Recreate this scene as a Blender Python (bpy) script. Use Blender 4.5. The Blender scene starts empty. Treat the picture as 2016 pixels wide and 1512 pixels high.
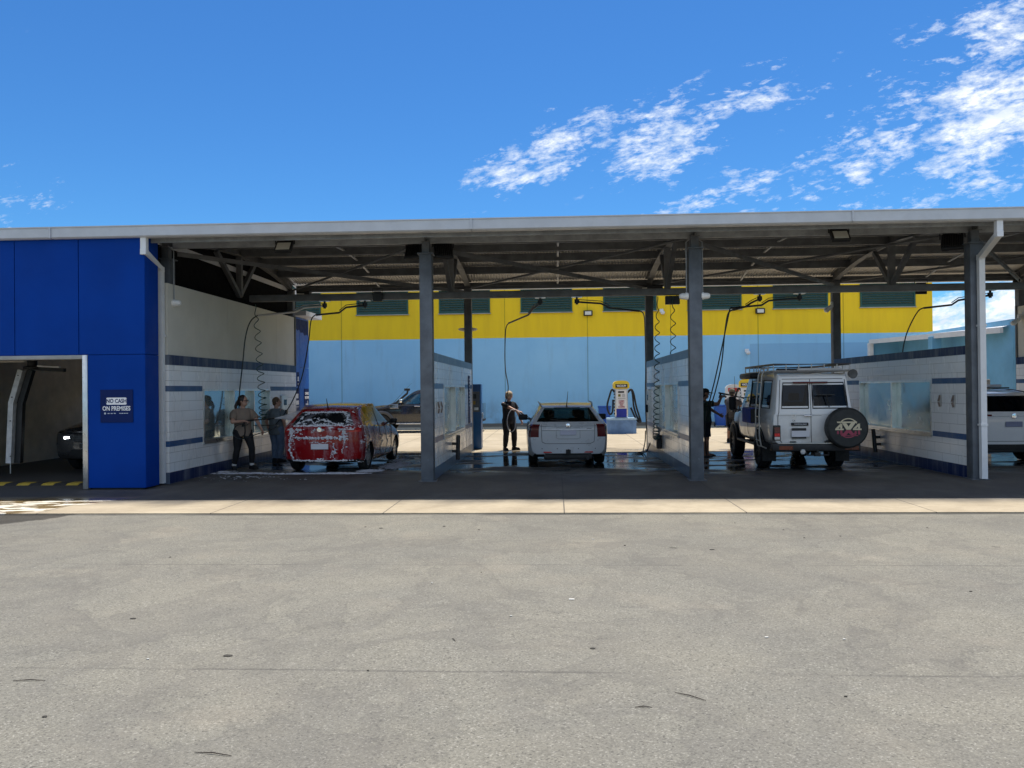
import bpy, bmesh, math, random
from mathutils import Vector, Matrix, noise as mnoise
R = math.radians
sc = bpy.context.scene
COL = sc.collection
random.seed(7)

# ------------------------------------------------------------------ camera
cd = bpy.data.cameras.new('camera')
cam = bpy.data.objects.new('camera', cd); COL.objects.link(cam); sc.camera = cam
TH, PI_, RO, CH = .055, .0064, .0102, 1.68          # yaw to the left, pitch up, roll, eye height
_f = Vector((-math.sin(TH)*math.cos(PI_), math.cos(TH)*math.cos(PI_), math.sin(PI_)))
_r = Vector((math.cos(TH), math.sin(TH), 0)); _u = _r.cross(_f)
_r2 = _r*math.cos(RO) - _u*math.sin(RO); _u2 = _u*math.cos(RO) + _r*math.sin(RO)
cam.matrix_world = Matrix(((_r2.x, _u2.x, -_f.x, 0), (_r2.y, _u2.y, -_f.y, 0), (_r2.z, _u2.z, -_f.z, CH), (0, 0, 0, 1)))
cd.sensor_width = 36; cd.lens = 36*1560/2016; cd.clip_start = .05; cd.clip_end = 3000

# ------------------------------------------------------------------ light
SUN = Vector((.10, .262, .959)).normalized()          # towards the sun
el = math.asin(SUN.z); az = math.atan2(SUN.x, SUN.y)
sl = bpy.data.lights.new('sun', 'SUN'); sl.energy = 4.6; sl.angle = R(.5); sl.color = (1, .94, .85)
so = bpy.data.objects.new('sun', sl); COL.objects.link(so)
so.rotation_euler = SUN.to_track_quat('Z', 'Y').to_euler()
so.location = (5, 10, 30)
sc.view_settings.view_transform = 'Standard'; sc.view_settings.look = 'None'
sc.view_settings.exposure = 0.4; sc.view_settings.gamma = 1

w = bpy.data.worlds.new('World'); sc.world = w; w.use_nodes = True
class NT:
    """tiny helper for building node trees"""
    def __init__(s, t): s.t = t; s.n = t.nodes; s.l = t.links
    def new(s, ty, **k):
        n = s.n.new(ty)
        for a, b in k.items(): setattr(n, a, b)
        return n
    def put(s, sock, v):
        if isinstance(v, bpy.types.NodeSocket): s.l.new(v, sock)
        elif v is not None:
            if hasattr(sock.default_value, '__len__') and isinstance(v, (tuple, list)) and len(v) == 3 and len(sock.default_value) == 4: v = (*v, 1)
            sock.default_value = v
    def math(s, op, a, b=None, c=None, clamp=False):
        n = s.new('ShaderNodeMath', operation=op, use_clamp=clamp)
        s.put(n.inputs[0], a)
        if b is not None: s.put(n.inputs[1], b)
        if c is not None: s.put(n.inputs[2], c)
        return n.outputs[0]
    def mix(s, f, a, b, mode='MIX'):
        n = s.new('ShaderNodeMix', data_type='RGBA', blend_type=mode)
        s.put(n.inputs[0], f); s.put(n.inputs[6], a); s.put(n.inputs[7], b)
        return n.outputs[2]
    def noise(s, vec, scale, detail=4, rough=.55, dist=0):
        n = s.new('ShaderNodeTexNoise'); s.put(n.inputs['Vector'], vec)
        n.inputs['Scale'].default_value = scale; n.inputs['Detail'].default_value = detail
        n.inputs['Roughness'].default_value = rough; n.inputs['Distortion'].default_value = dist
        return n.outputs[0]
    def ramp(s, x, lo, hi, a=0., b=1., smooth=True):
        n = s.new('ShaderNodeMapRange', interpolation_type='SMOOTHSTEP' if smooth else 'LINEAR')
        s.put(n.inputs[0], x); s.put(n.inputs[1], lo); s.put(n.inputs[2], hi); s.put(n.inputs[3], a); s.put(n.inputs[4], b)
        return n.outputs[0]
    def sep(s, v):
        n = s.new('ShaderNodeSeparateXYZ'); s.put(n.inputs[0], v); return n.outputs
    def comb(s, x=0., y=0., z=0.):
        n = s.new('ShaderNodeCombineXYZ'); s.put(n.inputs[0], x); s.put(n.inputs[1], y); s.put(n.inputs[2], z); return n.outputs[0]
    def scale(s, v, k):
        n = s.new('ShaderNodeVectorMath', operation='MULTIPLY'); s.put(n.inputs[0], v); s.put(n.inputs[1], k); return n.outputs[0]
    def bump(s, h, strength=.3, dist=.01):
        n = s.new('ShaderNodeBump'); s.put(n.inputs['Height'], h)
        n.inputs['Strength'].default_value = strength; n.inputs['Distance'].default_value = dist; return n.outputs[0]

def build_world():
    t = NT(w.node_tree); t.n.clear()
    out = t.new('ShaderNodeOutputWorld'); bg = t.new('ShaderNodeBackground')
    sky = t.new('ShaderNodeTexSky', sky_type='NISHITA', sun_disc=False, sun_elevation=el, sun_rotation=az)
    sky.altitude = 200; sky.air_density = 1.0; sky.dust_density = .3; sky.ozone_density = 2.0
    d = t.new('ShaderNodeTexCoord').outputs['Generated']
    x, y, z = t.sep(d)
    yy = t.math('MAXIMUM', y, .02)
    u = t.math('DIVIDE', x, yy); v = t.math('DIVIDE', z, yy)
    # sky colour: Nishita pulled towards the clean saturated blue of the photograph
    hs = t.new('ShaderNodeHueSaturation'); hs.inputs['Saturation'].default_value = 1.12; hs.inputs['Hue'].default_value = .505
    t.put(hs.inputs['Color'], sky.outputs[0]); col = t.mix(1., hs.outputs[0], (.40, .82, 1.13), 'MULTIPLY')
    # fair-weather cloud banks, given as soft ellipses of cover broken up by noise
    banks = [(-.03, .285, .07, .035, 1.0), (.02, .315, .07, .03, 1.), (.135, .31, .075, .05, 1.15), (.26, .365, .08, .028, .8), (.19, .34, .05, .03, .8),
             (.30, .268, .14, .028, .62), (.40, .29, .09, .05, .85), (.54, .33, .10, .075, 1.25), (.56, .435, .07, .05, 1.1), (.48, .43, .05, .03, .5),
             (.17, .225, .12, .02, .75), (.50, .24, .15, .03, .75), (.30, .24, .10, .02, .7), (.44, .375, .06, .03, .6), (-.70, .245, .10, .022, .55), (-.72, .285, .05, .02, .45),
             (.52, .075, .35, .055, 1.3), (.75, .40, .12, .12, 1.1), (1.1, .3, .25, .1, 1.), (-1.2, .4, .3, .05, .8), (.36, .06, .4, .03, .8)]
    cover = None
    for cx, cy, rx, ry, a in banks:
        du = t.math('DIVIDE', t.math('SUBTRACT', u, cx), rx)
        # banks lean up to the right
        dv = t.math('DIVIDE', t.math('SUBTRACT', t.math('SUBTRACT', v, cy), t.math('MULTIPLY', t.math('SUBTRACT', u, cx), .22)), ry)
        r2 = t.math('ADD', t.math('MULTIPLY', du, du), t.math('MULTIPLY', dv, dv))
        g = t.math('MULTIPLY', t.math('POWER', 2.718, t.math('MULTIPLY', r2, -.8)), a)
        cover = g if cover is None else t.math('MAXIMUM', cover, g)
    uv = t.comb(u, t.math('MULTIPLY', t.math('SUBTRACT', v, t.math('MULTIPLY', u, .16)), 2.3), 0.)
    n1 = t.noise(uv, 15, 9, .66, .35); n2 = t.noise(uv, 52, 7, .65, .2)
    nn = t.math('ADD', t.math('MULTIPLY', n1, .60), t.math('MULTIPLY', n2, .40))
    dens = t.math('ADD', t.math('MULTIPLY', cover, .208), t.math('SUBTRACT', nn, .635))
    a = t.math('POWER', t.ramp(dens, -.02, .16, smooth=False), 1.1)
    a = t.math('MULTIPLY', t.math('MULTIPLY', a, t.ramp(y, .0, .1)), t.ramp(cover, .02, .22))
    # unseen broken cloud added behind the camera to brighten shaded fronts
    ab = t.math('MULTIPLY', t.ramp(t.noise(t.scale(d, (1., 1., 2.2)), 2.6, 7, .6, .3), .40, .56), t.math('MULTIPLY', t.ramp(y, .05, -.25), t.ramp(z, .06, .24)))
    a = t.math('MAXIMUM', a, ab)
    body = t.ramp(t.noise(uv, 22, 5, .5), .3, .7)
    cl = t.mix(body, (6.0, 6.9, 8.3), (9.6, 9.8, 9.9))
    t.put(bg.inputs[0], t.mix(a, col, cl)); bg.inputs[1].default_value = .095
    t.l.new(bg.outputs[0], out.inputs[0])
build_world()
w.cycles.sampling_method = 'MANUAL'; w.cycles.sample_map_resolution = 512
sc.cycles.max_bounces = 8; sc.cycles.diffuse_bounces = 4; sc.cycles.glossy_bounces = 4; sc.cycles.transmission_bounces = 6; sc.cycles.transparent_max_bounces = 12
sc.cycles.caustics_reflective = False; sc.cycles.caustics_refractive = False

# ------------------------------------------------------------------ materials
def new_mat(name):
    m = bpy.data.materials.new(name); m.use_nodes = True
    t = NT(m.node_tree); b = t.n['Principled BSDF']; return m, t, b
_mc = {}
def M(name, col=(.5, .5, .5), rough=.5, metal=0., var=.12, scale=4., bump=0., bscale=60., spec=.5, coat=0., rvar=.1):
    if name in _mc: return _mc[name]
    m, t, b = new_mat(name)
    P = t.new('ShaderNodeTexCoord').outputs['Object']
    n = t.noise(P, scale, 6, .6)
    lo = tuple(c*(1-var) for c in col); hi = tuple(min(1, c*(1+var)) for c in col)
    t.put(b.inputs['Base Color'], t.mix(t.ramp(n, .3, .7), lo, hi))
    t.put(b.inputs['Roughness'], t.ramp(t.noise(P, scale*2.3, 4), .3, .7, max(.02, rough-rvar*rough), min(1, rough+rvar)))
    b.inputs['Metallic'].default_value = metal; b.inputs['Specular IOR Level'].default_value = spec
    b.inputs['Coat Weight'].default_value = coat; b.inputs['Coat Roughness'].default_value = .04
    if bump: t.put(b.inputs['Normal'], t.bump(t.noise(P, bscale, 4), bump, .01))
    _mc[name] = m; return m
def emis(name, col, s):
    m, t, b = new_mat(name); b.inputs['Base Color'].default_value = (*col, 1)
    b.inputs['Emission Color'].default_value = (*col, 1); b.inputs['Emission Strength'].default_value = s; return m

def asphalt():
    m, t, b = new_mat('asphalt')
    P = t.new('ShaderNodeNewGeometry').outputs['Position']; x, y, z = t.sep(P)
    agg = t.new('ShaderNodeTexVoronoi'); t.put(agg.inputs['Vector'], P); agg.inputs['Scale'].default_value = 120
    agg2 = t.new('ShaderNodeTexVoronoi'); t.put(agg2.inputs['Vector'], P); agg2.inputs['Scale'].default_value = 95
    g = t.sep(agg.outputs['Color'])[0]; g2 = t.sep(agg2.outputs['Color'])[1]
    big = t.noise(P, .55, 6, .6, .3); mid = t.noise(P, 3.2, 6, .65); fine = t.noise(P, 60, 5, .7)
    v = t.math('ADD', t.math('MULTIPLY', g, .22), t.math('MULTIPLY', fine, .40))
    v = t.math('ADD', v, t.math('MULTIPLY', g2, .14))
    v = t.math('ADD', v, t.math('MULTIPLY', t.math('SUBTRACT', mid, .5), .17))
    col = t.mix(t.ramp(v, .15, .85, smooth=False), (.140, .132, .110), (.372, .350, .290))
    col = t.mix(t.ramp(big, .35, .65), t.mix(1., col, (.92, .93, .94), 'MULTIPLY'), t.mix(1., col, (1.05, 1.045, 1.02), 'MULTIPLY'))
    # pale stones and dark specks
    col = t.mix(t.math('MULTIPLY', t.math('GREATER_THAN', g, .955), .25), col, (.55, .52, .46))
    col = t.mix(t.math('MULTIPLY', t.math('GREATER_THAN', g2, .962), .55), col, (.045, .043, .04))
    # warm dusty patches
    col = t.mix(t.math('MULTIPLY', t.ramp(t.noise(P, .9, 5, .6), .52, .75), .18), col, (.40, .335, .25))
    # dried water lines, kept thin
    for sc_, lev, wd, a in ((.42, .5, .008, .20), (.7, .56, .009, .16), (.27, .45, .005, .22)):
        n = t.noise(P, sc_, 7, .55, .4)
        ln = t.math('SUBTRACT', 1., t.ramp(t.math('ABSOLUTE', t.math('SUBTRACT', n, lev)), .0, wd))
        col = t.mix(t.math('MULTIPLY', ln, a), col, (.10, .095, .085))
        side = t.ramp(n, lev-.09, lev)
        col = t.mix(t.math('MULTIPLY', t.math('MULTIPLY', side, t.math('LESS_THAN', n, lev)), .20), col, (.14, .13, .115))
    # paving seams across the yard
    for y0, a in ((7.62, .5), (4.74, .5)):
        yw = t.math('ADD', y, t.math('MULTIPLY', t.noise(P, 1.1, 5), .08))
        ln = t.math('SUBTRACT', 1., t.ramp(t.math('ABSOLUTE', t.math('SUBTRACT', yw, y0+.04)), .004, .022))
        br = t.ramp(t.noise(P, .8, 3), .38, .62)
        col = t.mix(t.math('MULTIPLY', t.math('MULTIPLY', ln, br), a), col, (.07, .065, .06))
    # ragged dark joint against the slab
    eg = t.math('MULTIPLY', t.ramp(t.math('ADD', y, t.math('MULTIPLY', t.noise(P, 5, 6), .10)), 10.66, 10.74), t.ramp(t.noise(P, .7, 4), .3, .6, .35, 1.))
    col = t.mix(t.math('MULTIPLY', eg, .8), col, (.045, .042, .038))
    # oil drips
    vo = t.new('ShaderNodeTexVoronoi'); t.put(vo.inputs['Vector'], P); vo.inputs['Scale'].default_value = 1.1
    r = t.math('ADD', vo.outputs['Distance'], t.math('MULTIPLY', t.noise(P, 14, 4), .06))
    pick = t.math('GREATER_THAN', t.sep(vo.outputs['Color'])[2], .74)
    col = t.mix(t.math('MULTIPLY', t.math('MULTIPLY', t.ramp(r, .065, .10, 1., 0.), pick), .55), col, (.05, .047, .042))
    # wet corner in front of the wash tunnel
    ex = t.math('ADD', x, t.math('MULTIPLY', t.math('SUBTRACT', t.noise(P, 2.1, 5), .5), .6))
    wet = t.math('SUBTRACT', -6.75, ex)
    wet = t.math('MULTIPLY', t.ramp(wet, t.math('MULTIPLY', t.math('SUBTRACT', 10.6, y), .62), t.math('ADD', t.math('MULTIPLY', t.math('SUBTRACT', 10.6, y), .62), .10)), 1.)
    wet = t.math('MULTIPLY', wet, t.ramp(y, 8.2, 9.2))
    col = t.mix(t.math('MULTIPLY', wet, .72), col, t.mix(1., col, (.16, .15, .14), 'MULTIPLY'))
    t.put(b.inputs['Base Color'], col)
    t.put(b.inputs['Roughness'], t.math('SUBTRACT', .92, t.math('MULTIPLY', wet, .5)))
    h = t.math('ADD', t.math('MULTIPLY', agg.outputs['Distance'], -.8), fine)
    t.put(b.inputs['Normal'], t.bump(h, .55, .012)); b.inputs['Specular IOR Level'].default_value = .25
    return m

def concrete():
    m, t, b = new_mat('concrete')
    P = t.new('ShaderNodeNewGeometry').outputs['Position']; x, y, z = t.sep(P)
    n1 = t.noise(P, .8, 7, .65, .3); n2 = t.noise(P, 7, 6, .7); n3 = t.noise(P, 70, 4, .7)
    v = t.math('ADD', t.math('MULTIPLY', n1, .5), t.math('ADD', t.math('MULTIPLY', n2, .3), t.math('MULTIPLY', n3, .2)))
    col = t.mix(t.ramp(v, .3, .7), (.305, .247, .165), (.485, .41, .29))
    # rinse streaks across the slab
    st = t.noise(t.scale(P, (.5, 3.2, 1.)), 1.4, 6, .6)
    col = t.mix(t.math('MULTIPLY', t.ramp(st, .5, .7), .35), col, (.30, .245, .18))
    # wash bays: detergent-stained, damp slab, canopy shade painted into the dark tone, edge ragged
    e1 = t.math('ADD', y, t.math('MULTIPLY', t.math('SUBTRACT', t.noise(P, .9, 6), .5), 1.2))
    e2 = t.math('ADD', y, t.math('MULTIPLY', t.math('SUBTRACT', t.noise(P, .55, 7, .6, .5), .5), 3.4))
    damp_shade = t.math('MULTIPLY', t.ramp(e1, 11.3, 12.3), t.ramp(e1, 20.6, 21.3, 1., 0.))
    damp_shade = t.math('MULTIPLY', damp_shade, t.ramp(x, -8.6, -8.2))
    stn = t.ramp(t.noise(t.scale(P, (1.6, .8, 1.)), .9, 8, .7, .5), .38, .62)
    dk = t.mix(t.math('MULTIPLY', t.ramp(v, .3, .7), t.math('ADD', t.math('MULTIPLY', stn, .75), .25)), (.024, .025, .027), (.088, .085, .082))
    col = t.mix(t.math('MULTIPLY', damp_shade, .93), col, dk)
    # standing water where the cars are washed
    wn = t.noise(t.scale(P, (.5, .9, 1.)), 1.3, 6, .6, .4)
    band = t.math('MULTIPLY', t.ramp(e2, 14.3, 17.4), t.ramp(e2, 21.3, 22.6, 1., 0.))
    wet = t.math('MULTIPLY', band, t.ramp(wn, .36, .56))
    inb = t.ramp(t.math('ABSOLUTE', t.math('SUBTRACT', x, 2.2)), 9.6, 9.8, 1., 0.)
    wet = t.math('MULTIPLY', wet, inb)
    col = t.mix(t.math('MULTIPLY', wet, .62), col, t.mix(1., col, (.35, .35, .37), 'MULTIPLY'))
    # brown film of water in front of the tunnel
    ex = t.math('ADD', x, t.math('MULTIPLY', t.math('SUBTRACT', t.noise(P, 2.3, 5), .5), .8))
    film = t.math('MULTIPLY', t.ramp(t.math('ADD', ex, t.math('MULTIPLY', t.math('SUBTRACT', y, 11.4), -.55)), -7.35, -7.1, 1., 0.), t.ramp(y, 12.1, 12.7, 1., 0.))
    fm = t.noise(t.scale(t.comb(t.math('SUBTRACT', x, t.math('MULTIPLY', y, .9)), y, 0.), (1., 2.6, 1.)), 1.8, 4, .5, .3)
    foam = t.math('MULTIPLY', t.math('MULTIPLY', t.ramp(fm, .51, .53), film), t.ramp(y, 12.0, 12.2, 1., 0.))
    col = t.mix(t.math('MULTIPLY', film, .9), col, (.21, .145, .065))
    col = t.mix(foam, col, (.66, .62, .52))
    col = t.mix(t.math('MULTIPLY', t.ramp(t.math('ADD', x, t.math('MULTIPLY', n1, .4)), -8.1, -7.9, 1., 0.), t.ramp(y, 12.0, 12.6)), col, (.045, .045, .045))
    # joints
    jl = None
    for j in (-7.3, -4.8, -2.38, .1, 2.53, 5.0, 7.5, 10., 14.5):
        q = t.math('LESS_THAN', t.math('ABSOLUTE', t.math('SUBTRACT', x, j)), .009); jl = q if jl is None else t.math('MAXIMUM', jl, q)
    for j in (12.55, 16.2, 21.4, 25.5, 29.5):
        q = t.math('LESS_THAN', t.math('ABSOLUTE', t.math('SUBTRACT', y, j)), .010); jl = t.math('MAXIMUM', jl, q)
    col = t.mix(t.math('MULTIPLY', jl, .75), col, (.03, .03, .03))
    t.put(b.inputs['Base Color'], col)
    allwet = t.math('MAXIMUM', wet, t.math('MULTIPLY', film, .75))
    ro = t.math('ADD', t.math('MULTIPLY', t.math('SUBTRACT', 1., allwet), .72), .07)
    ro = t.math('SUBTRACT', ro, t.math('MULTIPLY', damp_shade, .10))
    t.put(b.inputs['Roughness'], t.math('ADD', ro, t.math('MULTIPLY', foam, .4), clamp=True))
    t.put(b.inputs['Specular IOR Level'], t.math('SUBTRACT', .5, t.math('MULTIPLY', wet, .20)))
    bh = t.math('ADD', t.math('MULTIPLY', n3, t.math('SUBTRACT', 1.05, allwet)), t.math('MULTIPLY', t.noise(P, 5, 3), .5))
    t.put(b.inputs['Normal'], t.bump(bh, .22, .012))
    return m

def tiles():
    m, t, b = new_mat('white_wall_tile')
    P = t.new('ShaderNodeNewGeometry').outputs['Position']; x, y, z = t.sep(P)
    br = t.new('ShaderNodeTexBrick'); t.put(br.inputs['Vector'], t.comb(y, z, 0.))
    br.inputs['Scale'].default_value = 1; br.inputs['Brick Width'].default_value = .60; br.inputs['Row Height'].default_value = .19
    br.inputs['Mortar Size'].default_value = .004; br.inputs['Mortar Smooth'].default_value = .2
    br.inputs['Color1'].default_value = (.88, .88, .87, 1); br.inputs['Color2'].default_value = (.855, .855, .85, 1); br.inputs['Mortar'].default_value = (.46, .46, .45, 1)
    n = t.noise(t.scale(P, (1, 1, .35)), 2.2, 6, .6)
    grime = t.math('MULTIPLY', t.ramp(n, .45, .75), t.ramp(z, .15, 1.2, .45, .06))
    t.put(b.inputs['Base Color'], t.mix(grime, br.outputs[0], (.40, .38, .34)))
    t.put(b.inputs['Roughness'], t.ramp(n, .3, .7, .14, .32))
    t.put(b.inputs['Normal'], t.bump(t.math('SUBTRACT', t.math('MULTIPLY', t.noise(P, 3, 3), .15), br.outputs[1]), .25, .004))
    return m
def blue_tiles(name, c1, c2, wd, rows=None):
    m, t, b = new_mat(name)
    P = t.new('ShaderNodeNewGeometry').outputs['Position']; x, y, z = t.sep(P)
    br = t.new('ShaderNodeTexBrick'); t.put(br.inputs['Vector'], t.comb(y, z, 0.)); br.offset = 0
    br.inputs['Scale'].default_value = 1; br.inputs['Brick Width'].default_value = wd; br.inputs['Row Height'].default_value = rows or 5.
    br.inputs['Mortar Size'].default_value = .004
    br.inputs['Color1'].default_value = (*c1, 1); br.inputs['Color2'].default_value = (*c2, 1); br.inputs['Mortar'].default_value = (.10, .13, .18, 1)
    t.put(b.inputs['Base Color'], t.mix(t.math('MULTIPLY', t.ramp(t.noise(t.scale(P, (1, 1, .3)), 3, 5), .45, .8), .4), br.outputs[0], (.3, .32, .34)))
    b.inputs['Roughness'].default_value = .3; b.inputs['Specular IOR Level'].default_value = .12
    return m
def two_tone_wall():
    """rear building: painted tilt-up panels, yellow over pale blue"""
    m, t, b = new_mat('painted_panel_wall')
    P = t.new('ShaderNodeNewGeometry').outputs['Position']; x, y, z = t.sep(P)
    edge = t.math('ADD', 3.97, t.math('MULTIPLY', t.math('SUBTRACT', t.noise(P, 6, 2), .5), .02))
    n = t.noise(P, .6, 6, .6); n2 = t.noise(t.scale(P, (2.5, 2.5, .35)), 1.1, 6, .65)
    yel = t.mix(t.ramp(n2, .35, .75), (.92, .62, .010), (.84, .55, .012))
    blu = t.mix(t.ramp(n, .3, .7), (.265, .56, .83), (.31, .61, .87))
    blu = t.mix(t.math('MULTIPLY', t.ramp(n2, .5, .8), .30), blu, (.21, .33, .47))
    blu = t.mix(t.math('MULTIPLY', t.ramp(z, .2, 1.6, .5, 0.), t.ramp(t.noise(P, 1.7, 6, .7), .4, .65)), blu, (.16, .27, .38))
    # overpainted rectangle
    r = t.math('MULTIPLY', t.math('MULTIPLY', t.math('GREATER_THAN', x, 8.55), t.math('LESS_THAN', x, 15.9)), t.math('LESS_THAN', z, 3.57))
    blu = t.mix(t.math('MULTIPLY', r, .45), blu, (.165, .345, .58))
    col = t.mix(t.math('GREATER_THAN', z, edge), blu, yel)
    # grey band along the foot of the wall
    col = t.mix(t.ramp(t.math('ADD', z, t.math('MULTIPLY', n, .05)), .16, .20, 1., 0.), col, (.17, .165, .15))
    jl = None
    for j in (-9.66, -5.95, -2.25, 1.44, 5.11, 8.92, 12.6):
        q = t.math('LESS_THAN', t.math('ABSOLUTE', t.math('SUBTRACT', x, j)), .022); jl = q if jl is None else t.math('MAXIMUM', jl, q)
    col = t.mix(t.math('MULTIPLY', jl, .6), col, t.mix(1., col, (.32, .34, .30), 'MULTIPLY'))
    t.put(b.inputs['Base Color'], col); b.inputs['Roughness'].default_value = .62; b.inputs['Specular IOR Level'].default_value = .35
    t.put(b.inputs['Normal'], t.bump(t.math('SUBTRACT', t.noise(P, 40, 4), t.math('MULTIPLY', jl, 2.)), .12, .01))
    return m
def glassmat(name, tint, refl=1., rough=.0, trans=.85):
    m, t, b = new_mat(name); t.n.remove(b); out = t.n['Material Output']
    tr = t.new('ShaderNodeBsdfTransparent'); tr.inputs[0].default_value = (*tint, 1)
    gl = t.new('ShaderNodeBsdfGlossy'); gl.inputs['Roughness'].default_value = .03; gl.inputs[0].default_value = (1, 1, 1, 1)
    lw = t.new('ShaderNodeLayerWeight'); lw.inputs[0].default_value = .5
    a = t.new('ShaderNodeMixShader'); t.put(a.inputs[0], t.math('MULTIPLY', refl, t.math('ADD', .05, t.math('MULTIPLY', t.math('POWER', lw.outputs['Facing'], 4.), .9)))); t.l.new(tr.outputs[0], a.inputs[1]); t.l.new(gl.outputs[0], a.inputs[2])
    t.l.new(a.outputs[0], out.inputs[0]); return m
def frosted():
    m, t, b = new_mat('frosted_glass')
    P = t.new('ShaderNodeNewGeometry').outputs['Position']
    b.inputs['Transmission Weight'].default_value = .9; b.inputs['IOR'].default_value = 1.25
    t.put(b.inputs['Base Color'], t.mix(t.ramp(t.noise(t.scale(P, (1, 1, .4)), 3, 5), .35, .7), (.72, .86, .84), (.86, .93, .92)))
    t.put(b.inputs['Roughness'], t.ramp(t.noise(P, 2.5, 5), .3, .7, .12, .28))
    b.inputs['Specular IOR Level'].default_value = .8
    return m
def soapy(name, base, amount, rough=.18, metal=0., coat=1.):
    """wet paint with runs of detergent foam"""
    m, t, b = new_mat(name)
    P = t.new('ShaderNodeTexCoord').outputs['Object']; x, y, z = t.sep(P)
    dr = t.noise(t.scale(P, (7., 7., 1.1)), 1.0, 7, .65, .8); bl = t.noise(P, 3.1, 6, .62, .6); fz = t.noise(P, 26, 4, .7)
    v = t.math('ADD', t.math('MULTIPLY', dr, .5), t.math('ADD', t.math('MULTIPLY', bl, .42), t.math('MULTIPLY', fz, .12)))
    f = t.ramp(v, amount, amount+.045)
    thin = t.math('MULTIPLY', t.ramp(v, amount-.10, amount), .22)
    col = t.mix(f, t.mix(thin, base, (.62, .60, .66)), (.72, .73, .77))
    t.put(b.inputs['Base Color'], col)
    t.put(b.inputs['Roughness'], t.math('ADD', rough, t.math('MULTIPLY', f, .5)))
    b.inputs['Metallic'].default_value = metal
    t.put(b.inputs['Coat Weight'], t.math('SUBTRACT', coat, f, clamp=True)); b.inputs['Specular IOR Level'].default_value = .3; b.inputs['Coat Roughness'].default_value = .05
    t.put(b.inputs['Normal'], t.bump(t.math('ADD', f, t.math('MULTIPLY', fz, .3)), .5, .012))
    return m

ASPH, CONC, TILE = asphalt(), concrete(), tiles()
CAPB = blue_tiles('blue_cap_tile', (.007, .018, .08), (.007, .018, .08), .2)
CAPG = blue_tiles('slate_blue_cap_tile', (.075, .115, .19), (.062, .105, .175), .2)
BANDB = blue_tiles('blue_band_tile', (.022, .095, .26), (.022, .095, .26), .4, .026)
WALL2 = two_tone_wall()
FROST = frosted()
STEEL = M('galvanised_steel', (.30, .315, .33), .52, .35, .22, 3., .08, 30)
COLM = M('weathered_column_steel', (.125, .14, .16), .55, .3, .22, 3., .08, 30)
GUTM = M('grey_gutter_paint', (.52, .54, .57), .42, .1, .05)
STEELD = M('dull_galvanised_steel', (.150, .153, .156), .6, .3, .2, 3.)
ZINC = M('zinc_roof_sheet', (.44, .43, .41), .45, .35, .12, 2.)
WHITE = M('white_painted_metal', (.72, .73, .74), .38, 0, .05)
BLUEP = M('blue_cladding_panel', (.0003, .042, .285), .5, 0, .10, .8, spec=.09)
BLUED = M('navy_sign_panel', (.003, .016, .10), .5, 0, .05, spec=.15)
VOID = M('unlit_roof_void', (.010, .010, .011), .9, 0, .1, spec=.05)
BLACK = M('black_plastic', (.012, .012, .013), .5, 0, .2)
RUB = M('black_rubber', (.014, .014, .014), .75, 0, .25, 12.)
CREAM = M('cream_wall_panel', (.64, .62, .545), .55, 0, .06, .9)
ALU = M('brushed_aluminium', (.66, .66, .64), .3, .9, .1, 5.)
CHROME = M('chrome', (.8, .8, .82), .08, 1., .02)
LWHITE = M('white_lettering', (.82, .83, .85), .5, 0, .03)
LBLUE = M('sky_blue_render', (.16, .40, .60), .6, 0, .10, 1.2, .1, 30)
LBLUE2 = M('pale_blue_base_paint', (.30, .44, .58), .6, 0, .14, 2.)
GREENL = M('dark_green_louvre', (.012, .075, .055), .5, 0, .1)
LED = M('led_lens', (.72, .70, .62), .35, 0, .05)
def filmed():
    m, t, b = new_mat('mirror_film_glass'); t.n.remove(b); out = t.n['Material Output']
    P = t.new('ShaderNodeNewGeometry').outputs['Position']
    gl = t.new('ShaderNodeBsdfGlossy'); gl.inputs[0].default_value = (.72, .82, .82, 1); t.put(gl.inputs['Roughness'], t.ramp(t.noise(P, 3, 5), .3, .7, .03, .12))
    df = t.new('ShaderNodeBsdfDiffuse'); df.inputs[0].default_value = (.30, .36, .36, 1)
    a = t.new('ShaderNodeMixShader'); a.inputs[0].default_value = .62; t.l.new(df.outputs[0], a.inputs[1]); t.l.new(gl.outputs[0], a.inputs[2]); t.l.new(a.outputs[0], out.inputs[0]); return m
FILM = filmed()
DGLASS = glassmat('tinted_car_glass', (.10, .16, .15))
CGLASS = glassmat('clear_car_glass', (.42, .52, .52))
PGLASS = glassmat('privacy_car_glass', (.03, .042, .06), .35)

# ------------------------------------------------------------------ mesh helpers
def link(o): COL.objects.link(o); return o
def thing(name, label, cat, loc=(0, 0, 0), rz=0., group=None):
    o = bpy.data.objects.new(name, None); link(o); o.location = loc; o.rotation_euler = (0, 0, rz)
    o.empty_display_size = .2; o['label'] = label; o['category'] = cat
    if group: o['group'] = group
    return o
def tag(o, label, cat, group=None, kind=None):
    o['label'] = label; o['category'] = cat
    if group: o['group'] = group
    if kind: o['kind'] = kind
    return o
def struct(o, kind='structure'): o['kind'] = kind; return o
def copy_tree(o, parent=None):
    c = o.copy(); link(c)
    if parent is not None: c.parent = parent
    for ch in list(o.children): copy_tree(ch, c)
    return c

def crom(pts, sub):
    """Catmull-Rom through a list of Vectors"""
    out = []; n = len(pts)
    for i in range(n-1):
        p0, p1, p2, p3 = pts[max(i-1, 0)], pts[i], pts[i+1], pts[min(i+2, n-1)]
        for k in range(sub):
            s = k/sub; s2 = s*s; s3 = s2*s
            out.append(.5*((2*p1) + (p2-p0)*s + (2*p0-5*p1+4*p2-p3)*s2 + (3*p1-p0-3*p2+p3)*s3))
    out.append(pts[-1].copy()); return out

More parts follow.
